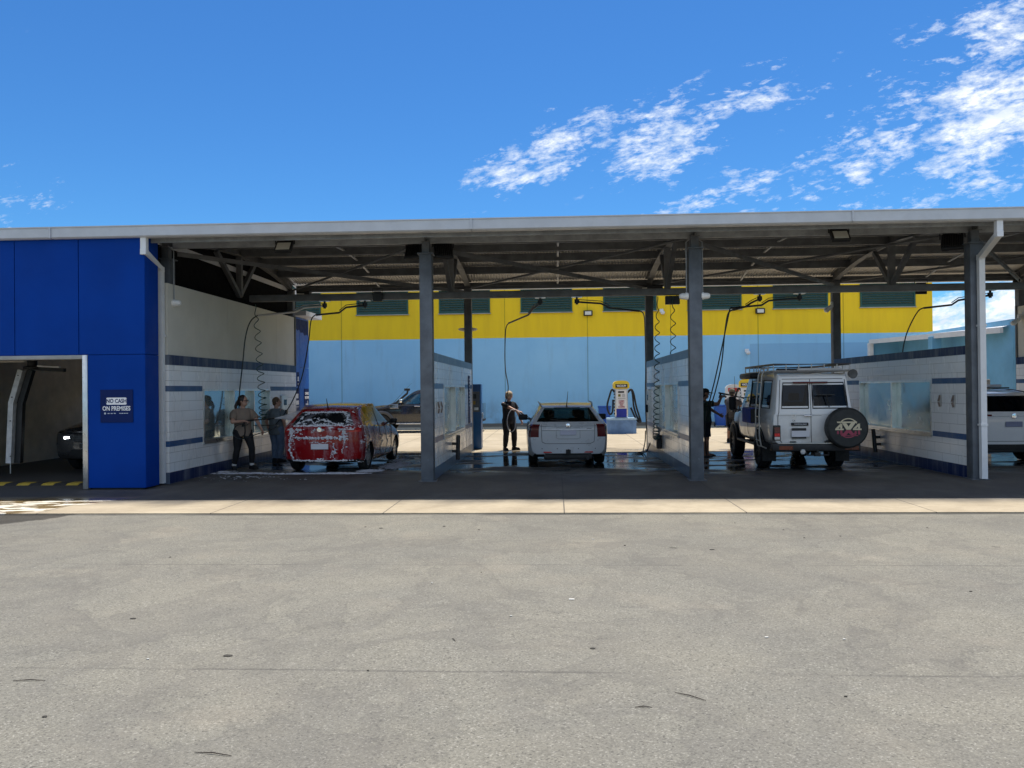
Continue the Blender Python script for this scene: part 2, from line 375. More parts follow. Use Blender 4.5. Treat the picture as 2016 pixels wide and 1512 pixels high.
class MB:
    def __init__(s): s.v = []; s.f = []; s.m = []; s.cur = 0
    def mat(s, i): s.cur = i; return s
    def add(s, vs, fs):
        o = len(s.v); s.v += [tuple(p) for p in vs]
        for f in fs: s.f.append([o+i for i in f]); s.m.append(s.cur)
        return s
    def box(s, x0, x1, y0, y1, z0, z1):
        x0, x1 = min(x0, x1), max(x0, x1); y0, y1 = min(y0, y1), max(y0, y1); z0, z1 = min(z0, z1), max(z0, z1)
        return s.add([(x0, y0, z0), (x1, y0, z0), (x1, y1, z0), (x0, y1, z0), (x0, y0, z1), (x1, y0, z1), (x1, y1, z1), (x0, y1, z1)],
                     [(0, 3, 2, 1), (4, 5, 6, 7), (0, 1, 5, 4), (1, 2, 6, 5), (2, 3, 7, 6), (3, 0, 4, 7)])
    def rbox(s, x0, x1, y0, y1, z0, z1, b=.02, seg=2):
        bm = bmesh.new(); bmesh.ops.create_cube(bm, size=1)
        for v in bm.verts: v.co = Vector(((x0+x1)/2+v.co.x*(x1-x0), (y0+y1)/2+v.co.y*(y1-y0), (z0+z1)/2+v.co.z*(z1-z0)))
        bmesh.ops.bevel(bm, geom=bm.edges[:], offset=b, segments=seg, affect='EDGES', profile=.5)
        bm.verts.index_update(); s.add([v.co for v in bm.verts], [[v.index for v in f.verts] for f in bm.faces]); bm.free(); return s
    def tube(s, pts, r, n=8, cap=True, close=False):
        pts = [Vector(p) for p in pts]; N = len(pts); rs = r if isinstance(r, list) else [r]*N
        vs = []; prev = None
        for i, p in enumerate(pts):
            a = pts[max(i-1, 0)]; b = pts[min(i+1, N-1)]
            if close: a = pts[(i-1) % N]; b = pts[(i+1) % N]
            d = (b-a); d = d.normalized() if d.length > 1e-9 else Vector((0, 0, 1))
            if prev is None:
                up = Vector((0, 0, 1)) if abs(d.z) < .9 else Vector((1, 0, 0)); q = d.cross(up).normalized()
            else:
                q = prev - d*prev.dot(d); q = q.normalized() if q.length > 1e-6 else d.orthogonal().normalized()
            prev = q; e = d.cross(q)
            rr = rs[i]; rr = rr if isinstance(rr, (list, tuple)) else (rr, rr)
            for k in range(n):
                an = 2*math.pi*k/n; vs.append(p + q*math.cos(an)*rr[0] + e*math.sin(an)*rr[1])
        fs = []
        for i in range(N if close else N-1):
            for k in range(n):
                k2 = (k+1) % n; i2 = (i+1) % N; fs.append((i*n+k, i*n+k2, i2*n+k2, i2*n+k))
        if cap and not close: fs.append(list(range(n))[::-1]); fs.append([(N-1)*n+k for k in range(n)])
        return s.add(vs, fs)
    def capsule(s, a, b, ra, rb, n=12):
        a, b = Vector(a), Vector(b); d = (b-a); d = d.normalized() if d.length > 1e-6 else Vector((0, 0, 1))
        pts = []; rs = []
        for k in (88, 65, 40, 15): pts.append(a-d*ra*math.sin(R(k))); rs.append(ra*math.cos(R(k)))
        pts.append(a); rs.append(ra); pts.append(b); rs.append(rb)
        for k in (15, 40, 65, 88): pts.append(b+d*rb*math.sin(R(k))); rs.append(rb*math.cos(R(k)))
        return s.tube(pts, rs, n)
    def ell(s, c, r, n=16, m=10, rot=None):
        c = Vector(c); vs = []; fs = []
        for i in range(m+1):
            th = math.pi*i/m
            for k in range(n):
                ph = 2*math.pi*k/n
                p = Vector((r[0]*math.sin(th)*math.cos(ph), r[1]*math.sin(th)*math.sin(ph), r[2]*math.cos(th)))
                if rot: p = rot @ p
                vs.append(c+p)
        for i in range(m):
            for k in range(n):
                k2 = (k+1) % n
                if i == 0: fs.append((k, (i+1)*n+k, (i+1)*n+k2))
                elif i == m-1: fs.append((i*n+k, (i+1)*n+k, i*n+k2))
                else: fs.append((i*n+k, (i+1)*n+k, (i+1)*n+k2, i*n+k2))
        return s.add(vs, fs)
    def loft(s, secs, n=20):
        """stack of (x, y, z, rx, ry) ellipses"""
        vs = [(x+rx*math.cos(2*math.pi*k/n), y+ry*math.sin(2*math.pi*k/n), z) for x, y, z, rx, ry in secs for k in range(n)]
        fs = [(i*n+k, i*n+(k+1) % n, (i+1)*n+(k+1) % n, (i+1)*n+k) for i in range(len(secs)-1) for k in range(n)]
        fs += [list(range(n))[::-1], [(len(secs)-1)*n+k for k in range(n)]]
        return s.add(vs, fs)
    def lathe(s, c, axis, prof, n=24):
        """prof = [(radius, offset along the axis)]"""
        c = Vector(c); ax = Vector(axis).normalized(); q = ax.orthogonal().normalized(); e = ax.cross(q)
        vs = [c+ax*o+(q*math.cos(2*math.pi*k/n)+e*math.sin(2*math.pi*k/n))*max(r, 1e-4) for r, o in prof for k in range(n)]
        fs = [(i*n+k, i*n+(k+1) % n, (i+1)*n+(k+1) % n, (i+1)*n+k) for i in range(len(prof)-1) for k in range(n)]
        return s.add(vs, fs)
    def prism(s, poly, axis, a, b):
        """polygon in the two other axes pushed from a to b along an axis (0, 1, 2)"""
        n = len(poly)
        def mk(p, t):
            q = [0, 0, 0]; o = [i for i in range(3) if i != axis]; q[o[0]], q[o[1]] = p; q[axis] = t; return q
        vs = [mk(p, a) for p in poly]+[mk(p, b) for p in poly]
        return s.add(vs, [list(range(n)), list(range(n, 2*n))[::-1]]+[(i, (i+1) % n, n+(i+1) % n, n+i) for i in range(n)])
    def bar(s, a, b, wd, ht, up=(0, 0, 1)):
        a, b = Vector(a), Vector(b); d = (b-a).normalized(); u = Vector(up); q = d.cross(u)
        q = q.normalized() if q.length > 1e-4 else d.orthogonal().normalized(); e = q.cross(d).normalized()
        vs = [p+q*sx*wd/2+e*sz*ht/2 for p in (a, b) for sx, sz in ((-1, -1), (1, -1), (1, 1), (-1, 1))]
        return s.add(vs, [(0, 1, 2, 3), (7, 6, 5, 4), (0, 4, 5, 1), (1, 5, 6, 2), (2, 6, 7, 3), (3, 7, 4, 0)])
    def ibeam(s, a, b, wd, ht, tw=.012, tf=.016, up=(0, 0, 1)):
        a, b = Vector(a), Vector(b); d = (b-a).normalized(); u = Vector(up); q = d.cross(u).normalized(); e = q.cross(d)
        o = e*(ht/2-tf/2); s.bar(a+o, b+o, wd, tf, up); s.bar(a-o, b-o, wd, tf, up); s.bar(a, b, tw, ht-2*tf, up); return s
    def build(s, name, mats, parent=None, world=False, smooth=0, merge=False):
        me = bpy.data.meshes.new(name); vs = s.v
        if world and parent is not None:
            l = parent.location; vs = [(p[0]-l.x, p[1]-l.y, p[2]-l.z) for p in vs]
        me.from_pydata(vs, [], s.f)
        if not isinstance(mats, (list, tuple)): mats = [mats]
        for m in mats: me.materials.append(m)
        me.polygons.foreach_set('material_index', s.m)
        bm = bmesh.new(); bm.from_mesh(me)
        if merge: bmesh.ops.remove_doubles(bm, verts=bm.verts, dist=1e-4)
        bmesh.ops.recalc_face_normals(bm, faces=bm.faces); bm.to_mesh(me); bm.free()
        if smooth:
            me.polygons.foreach_set('use_smooth', [True]*len(me.polygons))
            me.set_sharp_from_angle(angle=R(smooth))
        o = bpy.data.objects.new(name, me); link(o)
        if parent is not None: o.parent = parent
        return o

SCRATCH = bpy.data.scenes.new('scratch')
def scratch_mesh(o):
    COL.objects.unlink(o) if o.name in COL.objects else None
    extra = [m.object for m in o.modifiers if m.type == 'BOOLEAN'] if o.type == 'MESH' else []
    for q in [o]+extra:
        if q.name in COL.objects: COL.objects.unlink(q)
        SCRATCH.collection.objects.link(q)
    SCRATCH.view_layers[0].update(); dg = SCRATCH.view_layers[0].depsgraph
    me = bpy.data.meshes.new_from_object(o.evaluated_get(dg), preserve_all_data_layers=True, depsgraph=dg)
    for q in [o]+extra: SCRATCH.collection.objects.unlink(q)
    return me
def text(s, size, mat, parent, loc, rot, name='lettering', bold=.0, align='CENTER', extrude=.001, width=1.):
    c = bpy.data.curves.new(name, 'FONT'); c.body = s; c.size = size; c.align_x = align; c.align_y = 'CENTER'
    c.offset = bold; c.extrude = extrude; c.resolution_u = 3
    t = bpy.data.objects.new('tmp', c); me = scratch_mesh(t)
    bpy.data.objects.remove(t); me.materials.clear(); me.materials.append(mat)
    me.transform(Matrix.Diagonal((width, 1, 1, 1)))
    o = bpy.data.objects.new(name, me); link(o); o.location = loc; o.rotation_euler = rot
    if parent is not None: o.parent = parent
    return o
FACE_CAM = (R(90), 0, 0)                              # lettering that faces -Y

def bake(o): return scratch_mesh(o)
def remeshed(mb, name, mat, parent, voxel=.01, smooth=2, disp=0.):
    t = mb.build('tmp', mat)
    md = t.modifiers.new('r', 'REMESH'); md.mode = 'VOXEL'; md.voxel_size = voxel; md.use_smooth_shade = True
    if smooth:
        ms = t.modifiers.new('s', 'SMOOTH'); ms.factor = .5; ms.iterations = smooth
    me = bake(t); bpy.data.objects.remove(t)
    me.materials.clear(); me.materials.append(mat)
    me.polygons.foreach_set('use_smooth', [True]*len(me.polygons)); me.polygons.foreach_set('material_index', [0]*len(me.polygons))
    if disp:
        no = [n.vector.copy() for n in me.vertex_normals]; co = [v.co.copy() for v in me.vertices]; fl = []
        for p, n in zip(co, no): fl += list(p+n*disp*mnoise.noise(Vector((p.x*14, p.y*14, p.z*7))))
        me.vertices.foreach_set('co', fl); me.update()
    o = bpy.data.objects.new(name, me); link(o)
    if parent is not None: o.parent = parent
    return o
# ------------------------------------------------------------------ ground
def ground():
    m = MB(); m.add([(-400, -400, -.012), (400, -400, -.012), (400, 900, -.012), (-400, 900, -.012)], [(0, 1, 2, 3)])
    struct(m.build('ground', ASPH))
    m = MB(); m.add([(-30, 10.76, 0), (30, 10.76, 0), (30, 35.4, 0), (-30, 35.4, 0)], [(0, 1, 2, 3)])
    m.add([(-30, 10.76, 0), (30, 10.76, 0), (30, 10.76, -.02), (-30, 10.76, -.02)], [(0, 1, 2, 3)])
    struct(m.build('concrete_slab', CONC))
ground()
def unseen_hills():  # added unseen ridge behind the camera, gives car windows a dark reflection
    rnd = random.Random(2); vs = []; n = 90
    for i in range(n+1):
        x = -600+1200*i/n; h = 9+6*mnoise.noise(Vector((x*.006, 3, 0)))+2.5*mnoise.noise(Vector((x*.05, 1, 0)))
        vs += [(x, -230, -1), (x, -240, h), (x, -330, h*.6), (x, -340, -1)]
    fs = [(i*4+k, i*4+k+1, i*4+k+5, i*4+k+4) for i in range(n) for k in range(3)]
    struct(MB().add(vs, fs).build('unseen_hills', M('unseen_hill_green', (.055, .07, .045), .9, 0, .3, .05), smooth=60))
unseen_hills()

# ------------------------------------------------------------------ wash bay canopy
CX = [-7.31, -2.37, 2.54, 7.47, 12.25]
DY, RY = 14.55, 21.55                                  # front and rear column lines
ARCH = [(14.4, 4.40), (15.2, 4.54), (16., 4.66), (17., 4.775), (18.1, 4.82), (19.3, 4.785), (20.5, 4.66), (21.7, 4.45)]
SHEET = [(13.38, 4.44), (14.5, 4.665), (16., 4.895), (17., 5.0), (18.1, 5.05), (19.3, 5.01), (20.5, 4.89), (21.7, 4.68), (22.15, 4.60)]
def canopy():
    t = thing('wash_canopy', 'long grey steel canopy with arched rafters over the four open wash bays', 'canopy', (0, DY, 0))
    B = lambda m, n, ma, **k: m.build(n, ma, t, world=True, **k)
    # corrugated sheet
    ys = crom([Vector((0, a, b)) for a, b in SHEET], 2); x0, x1 = -7.35, 19.; st = .0125; nx = int((x1-x0)/st)
    vs = []; fs = []
    for j, p in enumerate(ys):
        for i in range(nx+1):
            x = x0+i*st; vs.append((x, p.y, p.z+.010*math.sin(2*math.pi*x/.076)))
    for j in range(len(ys)-1):
        for i in range(nx):
            a = j*(nx+1)+i; fs.append((a, a+1, a+nx+2, a+nx+1))
    B(MB().add(vs, fs), 'roof_sheet', ZINC, smooth=60)
    # arched rafters
    arc = crom([Vector((0, a, b)) for a, b in ARCH], 3)
    for k, x in enumerate(CX):
        m = MB(); hw = .075
        up = [p+Vector((0, 0, .20)) for p in arc]
        for o0, o1, w_ in ((0., .014, hw), (.014, .186, .008), (.186, .20, hw)):
            vs = []; fs = []
            for p in arc:
                vs += [(x-w_, p.y, p.z+o0), (x+w_, p.y, p.z+o0), (x+w_, p.y, p.z+o1), (x-w_, p.y, p.z+o1)]
            for i in range(len(arc)-1):
                for c in range(4): fs.append((i*4+c, i*4+(c+1) % 4, (i+1)*4+(c+1) % 4, (i+1)*4+c))
            fs += [(0, 1, 2, 3), tuple(len(vs)-4+c for c in range(4))]
            m.add(vs, fs)
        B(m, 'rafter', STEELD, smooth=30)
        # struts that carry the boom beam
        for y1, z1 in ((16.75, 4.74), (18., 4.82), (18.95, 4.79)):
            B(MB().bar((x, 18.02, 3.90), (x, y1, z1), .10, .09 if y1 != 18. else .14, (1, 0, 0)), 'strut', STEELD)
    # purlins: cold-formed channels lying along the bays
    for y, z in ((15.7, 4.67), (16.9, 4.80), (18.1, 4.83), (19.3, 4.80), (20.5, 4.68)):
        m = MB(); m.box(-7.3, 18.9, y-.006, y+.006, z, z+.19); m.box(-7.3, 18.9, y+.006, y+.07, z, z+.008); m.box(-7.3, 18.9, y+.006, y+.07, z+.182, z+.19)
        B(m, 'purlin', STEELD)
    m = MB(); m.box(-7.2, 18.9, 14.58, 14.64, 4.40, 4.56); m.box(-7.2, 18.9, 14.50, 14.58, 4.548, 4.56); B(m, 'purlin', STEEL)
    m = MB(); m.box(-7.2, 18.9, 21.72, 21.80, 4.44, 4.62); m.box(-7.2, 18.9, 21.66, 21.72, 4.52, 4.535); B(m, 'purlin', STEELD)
    # front edge trim under the gutter, pierced strip
    m = MB(); m.box(-7.2, 18.9, 13.62, 13.66, 4.33, 4.478)
    i = -7.1
    while i < 18.8: m.box(i, i+.045, 13.612, 13.622, 4.345, 4.405); i += .09
    B(m, 'edge_trim', STEEL)
    # bridging straps between purlins at mid bay
    for k in range(4):
        x = (CX[k]+CX[k+1])/2
        for (ya, za), (yb, zb) in zip(ARCH[0:-1], ARCH[1:]):
            if ya > 15.9: B(MB().bar((x, ya+.1, za+.10), (x, yb-.08, zb+.10), .05, .025), 'bridging', STEEL)
    # roof bracing
    for k in range(4):
        xa, xb = CX[k], CX[k+1]
        m = MB(); m.bar((xa+.12, 14.75, 4.36), (xb-.1, 21.35, 4.36), .09, .006); m.bar((xa+.12, 14.75, 4.32), (xb-.1, 21.35, 4.32), .006, .08); B(m, 'brace', STEELD)
        B(MB().tube([(xb-.12, 14.75, 4.42), (xa+.1, 21.35, 4.43)], .028, 8), 'brace', STEELD, smooth=40)
    # columns with base plate
    for k, x in enumerate(CX):
        m = MB(); m.rbox(x-.115, x+.115, DY-.10, DY+.12, 0.012, 4.18, .008); m.box(x-.145, x+.145, DY-.15, DY+.17, 4.18, 4.20)
        m.rbox(x-.07, x+.07, DY-.06, DY+.08, 4.20, 4.42, .006)
        for z in (.38, 1.3, 2.12): m.lathe((x+.02, DY-.10, z), (0, -1, 0), [(.022, 0), (.022, .012), (0, .014)], 10)
        m.box(x-.16, x+.16, DY-.15, DY+.17, 0, .012)
        B(m, 'column', COLM, smooth=30)
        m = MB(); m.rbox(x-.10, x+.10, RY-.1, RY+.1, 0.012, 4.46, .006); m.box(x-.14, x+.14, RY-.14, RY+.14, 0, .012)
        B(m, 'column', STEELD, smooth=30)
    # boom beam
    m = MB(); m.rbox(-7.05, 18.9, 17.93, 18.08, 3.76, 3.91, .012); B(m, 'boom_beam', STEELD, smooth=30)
    # rear gutter
    m = MB(); m.box(-7.2, 18.9, 22.12, 22.16, 4.48, 4.60); m.box(-7.2, 18.9, 22.16, 22.27, 4.48, 4.494); m.box(-7.2, 18.9, 22.256, 22.27, 4.494, 4.62); B(m, 'rear_gutter', WHITE)
    return t
canopy()

def gutter():
    """front gutter, quad profile, one run across tunnel and canopy"""
    t = thing('front_gutter', 'pale grey metal gutter running along the whole front roof edge', 'gutter', (0, 13.36, 4.4))
    z = lambda x: -.0012*x
    for a, b in ((-24., -8.75), (-8.74, -1.4), (-1.39, 4.9), (4.91, 19.)):
        prof = [(13.33, 4.368), (13.30, 4.39), (13.30, 4.545), (13.285, 4.555), (13.285, 4.57), (13.31, 4.57), (13.33, 4.40), (13.45, 4.40), (13.45, 4.56), (13.46, 4.56), (13.46, 4.368)]
        n = len(prof); vs = [(a, p[0], p[1]+z(a)) for p in prof]+[(b, p[0], p[1]+z(b)) for p in prof]
        m = MB().add(vs, [(i, (i+1) % n, n+(i+1) % n, n+i) for i in range(n)])
        m.build('gutter_length', GUTM, t, world=True)
    for a in (-8.745, -1.395, 4.905):
        MB().box(a-.012, a+.012, 13.277, 13.30, 4.385, 4.57).build('joiner', GUTM, t, world=True)
gutter()
def downpipe(pts, label, group):
    t = thing('downpipe', label, 'downpipe', (pts[-1][0], pts[-1][1], 0), group=group)
    m = MB()
    for a, b in zip(pts[:-1], pts[1:]): m.bar(a, b, .10, .09, (0, 1, .01) if abs(a[0]-b[0]) < .05 and abs(a[1]-b[1]) < .05 else (0, 0, 1))
    for p in pts[1:-1]: m.rbox(p[0]-.053, p[0]+.053, p[1]-.055, p[1]+.055, p[2]-.05, p[2]+.05, .008)
    m.build('pipe', WHITE, t, world=True)
    x, y = pts[-1][:2]
    for z in (.95, 2.7): MB().box(x-.062, x+.062, y-.056, y+.062, z, z+.035).build('strap', WHITE, t, world=True)
downpipe([(-7.12, 13.40, 4.42), (-7.12, 13.40, 4.13), (-7.18, 14.08, 3.93), (-7.18, 14.08, .03)], 'white downpipe between the blue building corner and the first steel column', 'downpipes from the gutter')
downpipe([(7.28, 13.40, 4.42), (7.28, 13.40, 4.14), (7.50, 14.38, 3.92), (7.50, 14.38, .02)], 'white cranked downpipe on the front of the steel column nearest the right', 'downpipes from the gutter')

# ------------------------------------------------------------------ tiled walls between the bays
def clip_pair(x, s, ys, z, kind):
    for i, y in enumerate(ys):
        c = thing('mat_clip', kind[i], 'mat clip', (x, y, z), group='floor mat clips on the tiled walls')
        MB().box(0, s*.012, -.03, .03, -.11, .11).build('back_plate', ALU, c)
        MB().bar((s*.012, 0, .10), (s*.042, .01, -.02), .03, .014, (0, 1, 0)).build('spring_arm', M('rusty_steel', (.20, .155, .13), .6, .3, .3, 20.), c)
        MB().bar((s*.038, .01, -.03), (s*.02, 0, -.12), .03, .014, (0, 1, 0)).build('jaw', M('rusty_steel'), c)
def brush_holder(x, s, y, label, z=.46):
    b = thing('brush_holder', label, 'brush holder', (x, y, z), group='black brush tubes on the tiled walls')
    MB().tube([(s*.13, -.05, -.30), (s*.13, .05, .22)], .045, 12).build('tube', BLACK, b, smooth=40)
    for q in (-.12, .04): MB().box(0, s*.10, -.02+q*.2, .025+q*.2, q-.03, q+.03).build('bracket', BLACK, b)
def window_parts(t, x, y0, y1, z0, z1, mull, half, fm=ALU, gm=None):
    m = MB(); f = .045; a, b = x-half, x+half
    m.box(a, b, y0, y1, z1-f, z1); m.box(a, b, y0, y1, z0, z0+f); m.box(a, b, y0, y0+f, z0+f, z1-f); m.box(a, b, y1-f, y1, z0+f, z1-f)
    for q in mull: m.box(a, b, q-f/2, q+f/2, z0+f, z1-f)
    w_ = m.build('window', fm, t, world=True)
    p = MB(); ed = [y0+f]+[v for q in mull for v in (q-f/2, q+f/2)]+[y1-f]
    for i in range(0, len(ed), 2): p.box(x-.006, x+.006, ed[i]-.002, ed[i+1]+.002, z0+f-.002, z1-f+.002)
    g = p.build('pane', gm or FROST, t, world=True); g.parent = w_; g.matrix_parent_inverse.identity()
    MB().box(x-half-.02, x+half+.02, y0-.02, y1+.02, z0-.035, z0-.001).build('sill', fm, t, world=True)
def divider(x, label, cap):
    """free-standing tiled wall with a long window"""
    t = thing('tiled_wall', label, 'wall', (x, DY+.13, 0), group='tiled walls between the bays')
    h = .095; y0, y1 = DY+.13, RY-.11; wy0, wy1, wz0, wz1 = 16.0, 19.7, .70, 1.78; top = 2.22
    m = MB(); m.box(x-h, x+h, y0, wy0, .22, top); m.box(x-h, x+h, wy1, y1, .22, top); m.box(x-h, x+h, wy0, wy1, .22, wz0-.035); m.box(x-h, x+h, wy0, wy1, wz1, top)
    m.build('tile_face', TILE, t, world=True)
    MB().box(x-h-.006, x+h+.006, y0-.004, y1+.004, top, 2.38).build('coping', cap, t, world=True)
    MB().box(x-h-.006, x+h+.006, y0-.004, y1+.004, 0, .22).build('skirting', cap, t, world=True)
    for z0, z1 in ((1.70, 1.805), (.68, .785)):
        m = MB(); m.box(x-h-.005, x+h+.005, y0-.003, wy0-.03, z0, z1); m.box(x-h-.005, x+h+.005, wy1+.03, y1+.003, z0, z1)
        m.build('blue_band', BANDB, t, world=True)
    window_parts(t, x, wy0, wy1, wz0, wz1, [17.85], h+.012)
    return t
divider(CX[1], 'tiled divider wall with slate coping beside the red hatchback', CAPG)
divider(CX[2], 'tiled divider wall with slate coping and green coiled hose, between wagon and off-roader', CAPG)
divider(CX[3], 'tiled divider wall with navy coping beside the off-roader with spare tyre', CAPB)
clip_pair(CX[1]+.105, 1, (15.05, 15.45), 1.35, ['mat clip beside the window of the wall by the red hatchback, nearer the steel column', 'mat clip beside the window of the wall by the red hatchback, nearer the window'])
clip_pair(CX[3]-.105, -1, (15.1, 15.62), 1.38, ['rusty mat clip on the navy-topped wall, nearer the steel column', 'rusty mat clip on the navy-topped wall, nearer the window'])
brush_holder(CX[1]+.1, 1, 17.2, 'black brush tube under the window beside the silver white wagon')
brush_holder(CX[3]-.1, -1, 18.5, 'black brush tube tilted on the navy-topped wall behind the spare tyre')
def meter_box():
    b = thing('hose_box', 'small black box with grey pipe under the window left of the dark green shirt man', 'control box', (CX[2]-.1, 18.6, .42))
    MB().rbox(-.11, 0, -.09, .09, -.16, .16, .015).build('box', BLACK, b)
    MB().tube([(-.05, .02, .16), (-.05, .02, .30), (-.05, .35, .30), (-.05, .40, .36)], .022, 8).build('pipe', STEEL, b, smooth=40)
meter_box()
def pay_panel(x, s, y, z, label, w_=.34, h_=.75):
    b = thing('pay_panel', label, 'payment panel', (x, y, z), group='stainless pay panels on the bay walls')
    MB().rbox(0, s*.06, -w_/2, w_/2, -h_/2, h_/2, .01).build('case', ALU, b)
    MB().box(s*.06, s*.068, -.10, .10, .10, .25).build('screen', M('dark_screen', (.02, .035, .045), .12), b)
    MB().rbox(s*.06, s*.11, -.05, .05, -.20, -.02, .01).build('card_reader', BLACK, b)
pay_panel(CX[2]-.096, -1, 20.75, 1.25, 'stainless pay panel at far end of the wall behind the coiled hoses')
def price_board():
    b = thing('price_board', 'narrow navy price board on the far end of the wall beside the blue kiosk', 'sign', (CX[1]+.098, 20.7, 1.42))
    MB().box(0, .012, -.17, .17, -.62, .62).build('board', BLUED, b)
    m = MB()
    for i in range(9):
        for j in range(3): m.box(.012, .014, -.13+j*.09, -.06+j*.09, .5-i*.085, .545-i*.085)
    m.build('price_rows', M('pale_print', (.35, .40, .46), .5), b)
price_board()

def side_wall(x, s, y1, label):
    """bay end wall: tiles below, cream panel above (s = side it faces)"""
    t = thing('side_wall', label, 'wall', (x, 14.3, 0)); y0 = 14.2
    d = -s*.2; wy0, wy1, wz0, wz1 = 15.6, 19.35, .67, 1.75
    m = MB(); m.box(x+d, x, y0, wy0, .21, 2.19); m.box(x+d, x, wy1, y1, .21, 2.19); m.box(x+d, x, wy0, wy1, .21, wz0-.035); m.box(x+d, x, wy0, wy1, wz1, 2.19)
    m.build('tile_face', TILE, t, world=True)
    MB().box(x+d-s*.005, x+s*.006, y0-.003, y1+.003, 2.19, 2.375).build('blue_strip', CAPB, t, world=True)
    MB().box(x+d-s*.005, x+s*.006, y0-.003, y1+.003, 0, .21).build('skirting', CAPB, t, world=True)
    for z0, z1 in ((1.70, 1.805), (.68, .785)):
        m = MB(); m.box(x+d+.002, x+s*.005, y0-.002, wy0-.03, z0, z1); m.box(x+d+.002, x+s*.005, wy1+.03, y1+.002, z0, z1); m.build('blue_band', BANDB, t, world=True)
    m = MB(); ed = [y0, 15.4, 16.9, 18.4, 19.9, y1-.05]
    for a, b in zip(ed[:-1], ed[1:]): m.box(x+d+.004, x-s*.02, a+.004, b-.004, 2.375, 3.70)
    m.build('cream_panel', CREAM, t, world=True)
    MB().box(x+d, x-s*.03, y0+.01, y1-.05, 2.376, 3.69).build('panel_backing', BLACK, t, world=True)
    MB().box(x+d-.01, x+s*.012, y1-.05, y1+.004, 2.376, 3.72).build('edge_post', STEELD, t, world=True)
    window_parts(t, x+d/2, wy0, wy1, wz0, wz1, [17.15, 18.3], .115, gm=FILM)
    # plant room behind the glass
    return t
side_wall(-7.10, 1, 21.35, 'tall cream and white tiled wall behind the woman in the taupe shirt')
side_wall(12.05, -1, 21.45, 'tall cream and tiled wall at far right edge behind the white SUV')
pay_panel(-7.10, 1, 20.3, 1.22, 'stainless pay panel on the wall behind the person in blue jeans', .42, .7)

# ------------------------------------------------------------------ blue tunnel building
def tunnel():
    t = thing('tunnel_building', 'deep blue panelled automatic wash building with a dark open doorway', 'building', (-10, 13.4, 0))
    B = lambda m, n, ma, **k: m.build(n, ma, t, world=True, **k)
    g = .006; zt = 4.42; zo = 2.33; yb = 13.4; xr = -7.12; xo = -8.17
    for a, b in ((-24., -13.2), (-13.2, -11.6), (-11.6, -9.47), (-9.47, -8.31), (-8.31, xr)):
        B(MB().rbox(a+g, b-g, yb, yb+.06, zo+.025, zt, .004, 1), 'cladding_panel', BLUEP)
    B(MB().rbox(xo+.02, xr-g, yb, yb+.06, .03, zo+.018, .004, 1), 'cladding_panel', BLUEP)
    B(MB().rbox(xr-.06, xr, yb+.004, 13.87, zo+.025, zt, .004, 1), 'cladding_panel', BLUEP)
    B(MB().rbox(xr-.06, xr, yb+.004, 13.87, .03, zo+.018, .004, 1), 'cladding_panel', BLUEP)
    B(MB().box(xo, xr-.065, yb+.064, 13.865, 0, zt), 'wall', BLACK)
    B(MB().box(-24., xo-.002, yb+.064, 13.72, zo+.03, zt), 'wall', BLACK)
    # jamb and head flashing
    B(MB().rbox(xo-.075, xo+.018, yb-.012, 13.95, .01, zo+.02, .006), 'door_jamb', ALU, smooth=30)
    B(MB().rbox(-13.0, xo-.078, yb-.006, 13.7, zo-.05, zo+.02, .006), 'door_head', M('grey_metal_trim', (.34, .34, .33), .45, .2), smooth=30)
    # inside of the tunnel
    TW = M('dingy_beige_wall', (.50, .43, .35), .6, 0, .2, 1.5)
    B(MB().box(-13.2, -13.0, 13.75, 23., 0, 4.0), 'wall', TW)
    B(MB().box(-13.0, -7.32, 22.8, 23., 2.75, 4.0), 'wall', TW)
    B(MB().box(-7.52, -7.32, 14.2, 21.3, 0, 3.6), 'wall', TW)
    B(MB().prism([(13.8, 3.62), (13.8, 4.42), (14.6, 4.58), (16.2, 4.86), (18.1, 5.0), (20.2, 4.88), (21.7, 4.62), (22.2, 4.52), (22.2, 3.62)], 0, -7.50, -7.37), 'wall', VOID)  # added black sheet, stands in for the darkness of the roof space
    B(MB().box(-24., -7.36, 13.5, 23.1, 4.44, 4.56), 'roof', WHITE)
    B(MB().box(-13.0, -7.55, 14.0, 22.8, 2.72, 2.76), 'ceiling', M('dark_ceiling', (.06, .06, .06), .7))
    # rear return with the change-machine signs
    B(MB().rbox(-7.60, -7.30, 21.66, 22.30, 0, 3.78, .004, 1), 'cladding_panel', M('bright_blue_cladding', (.006, .10, .46), .36, 0, .05))
    B(MB().rbox(-7.60, -7.30, 22.312, 23.12, 0, 2.35, .004, 1), 'cladding_panel', M('bright_blue_cladding'))
    B(MB().rbox(-7.60, -7.30, 22.312, 23.12, 2.362, 3.78, .004, 1), 'cladding_panel', M('bright_blue_cladding'))
    m = MB(); ys = [21.75, 21.95, 22.1, 22.25, 22.4, 22.6, 22.75, 22.95, 23.05]; zs = [3.42, 3.46, 3.40, 3.44, 3.36, 3.38, 3.30, 3.34, 3.31]
    pts = [(y, z) for y, z in zip(ys, zs)]+[(23.05, 3.74), (21.75, 3.74)]
    m.prism(pts, 0, -7.30, -7.296); B(m, 'paint_patch', BLUED)
    B(MB().box(-7.9, -6.95, 21.8, 23.3, 3.80, 3.93), 'soffit', WHITE)
tunnel()
def flat_sign(name, label, cat, x, y, z, w_, h_, lines, facing='cam', mat=BLUED, group=None):
    rz = 0 if facing == 'cam' else R(90)
    t = thing(name, label, cat, (x, y, z), rz, group)
    MB().box(-w_/2, w_/2, 0, .012, -h_/2, h_/2).build('board', mat, t)
    for s, size, dx, dz, bold, mt, wd in lines:
        text(s, size, mt, t, (dx, -.004, dz), FACE_CAM, bold=bold, width=wd)
    return t
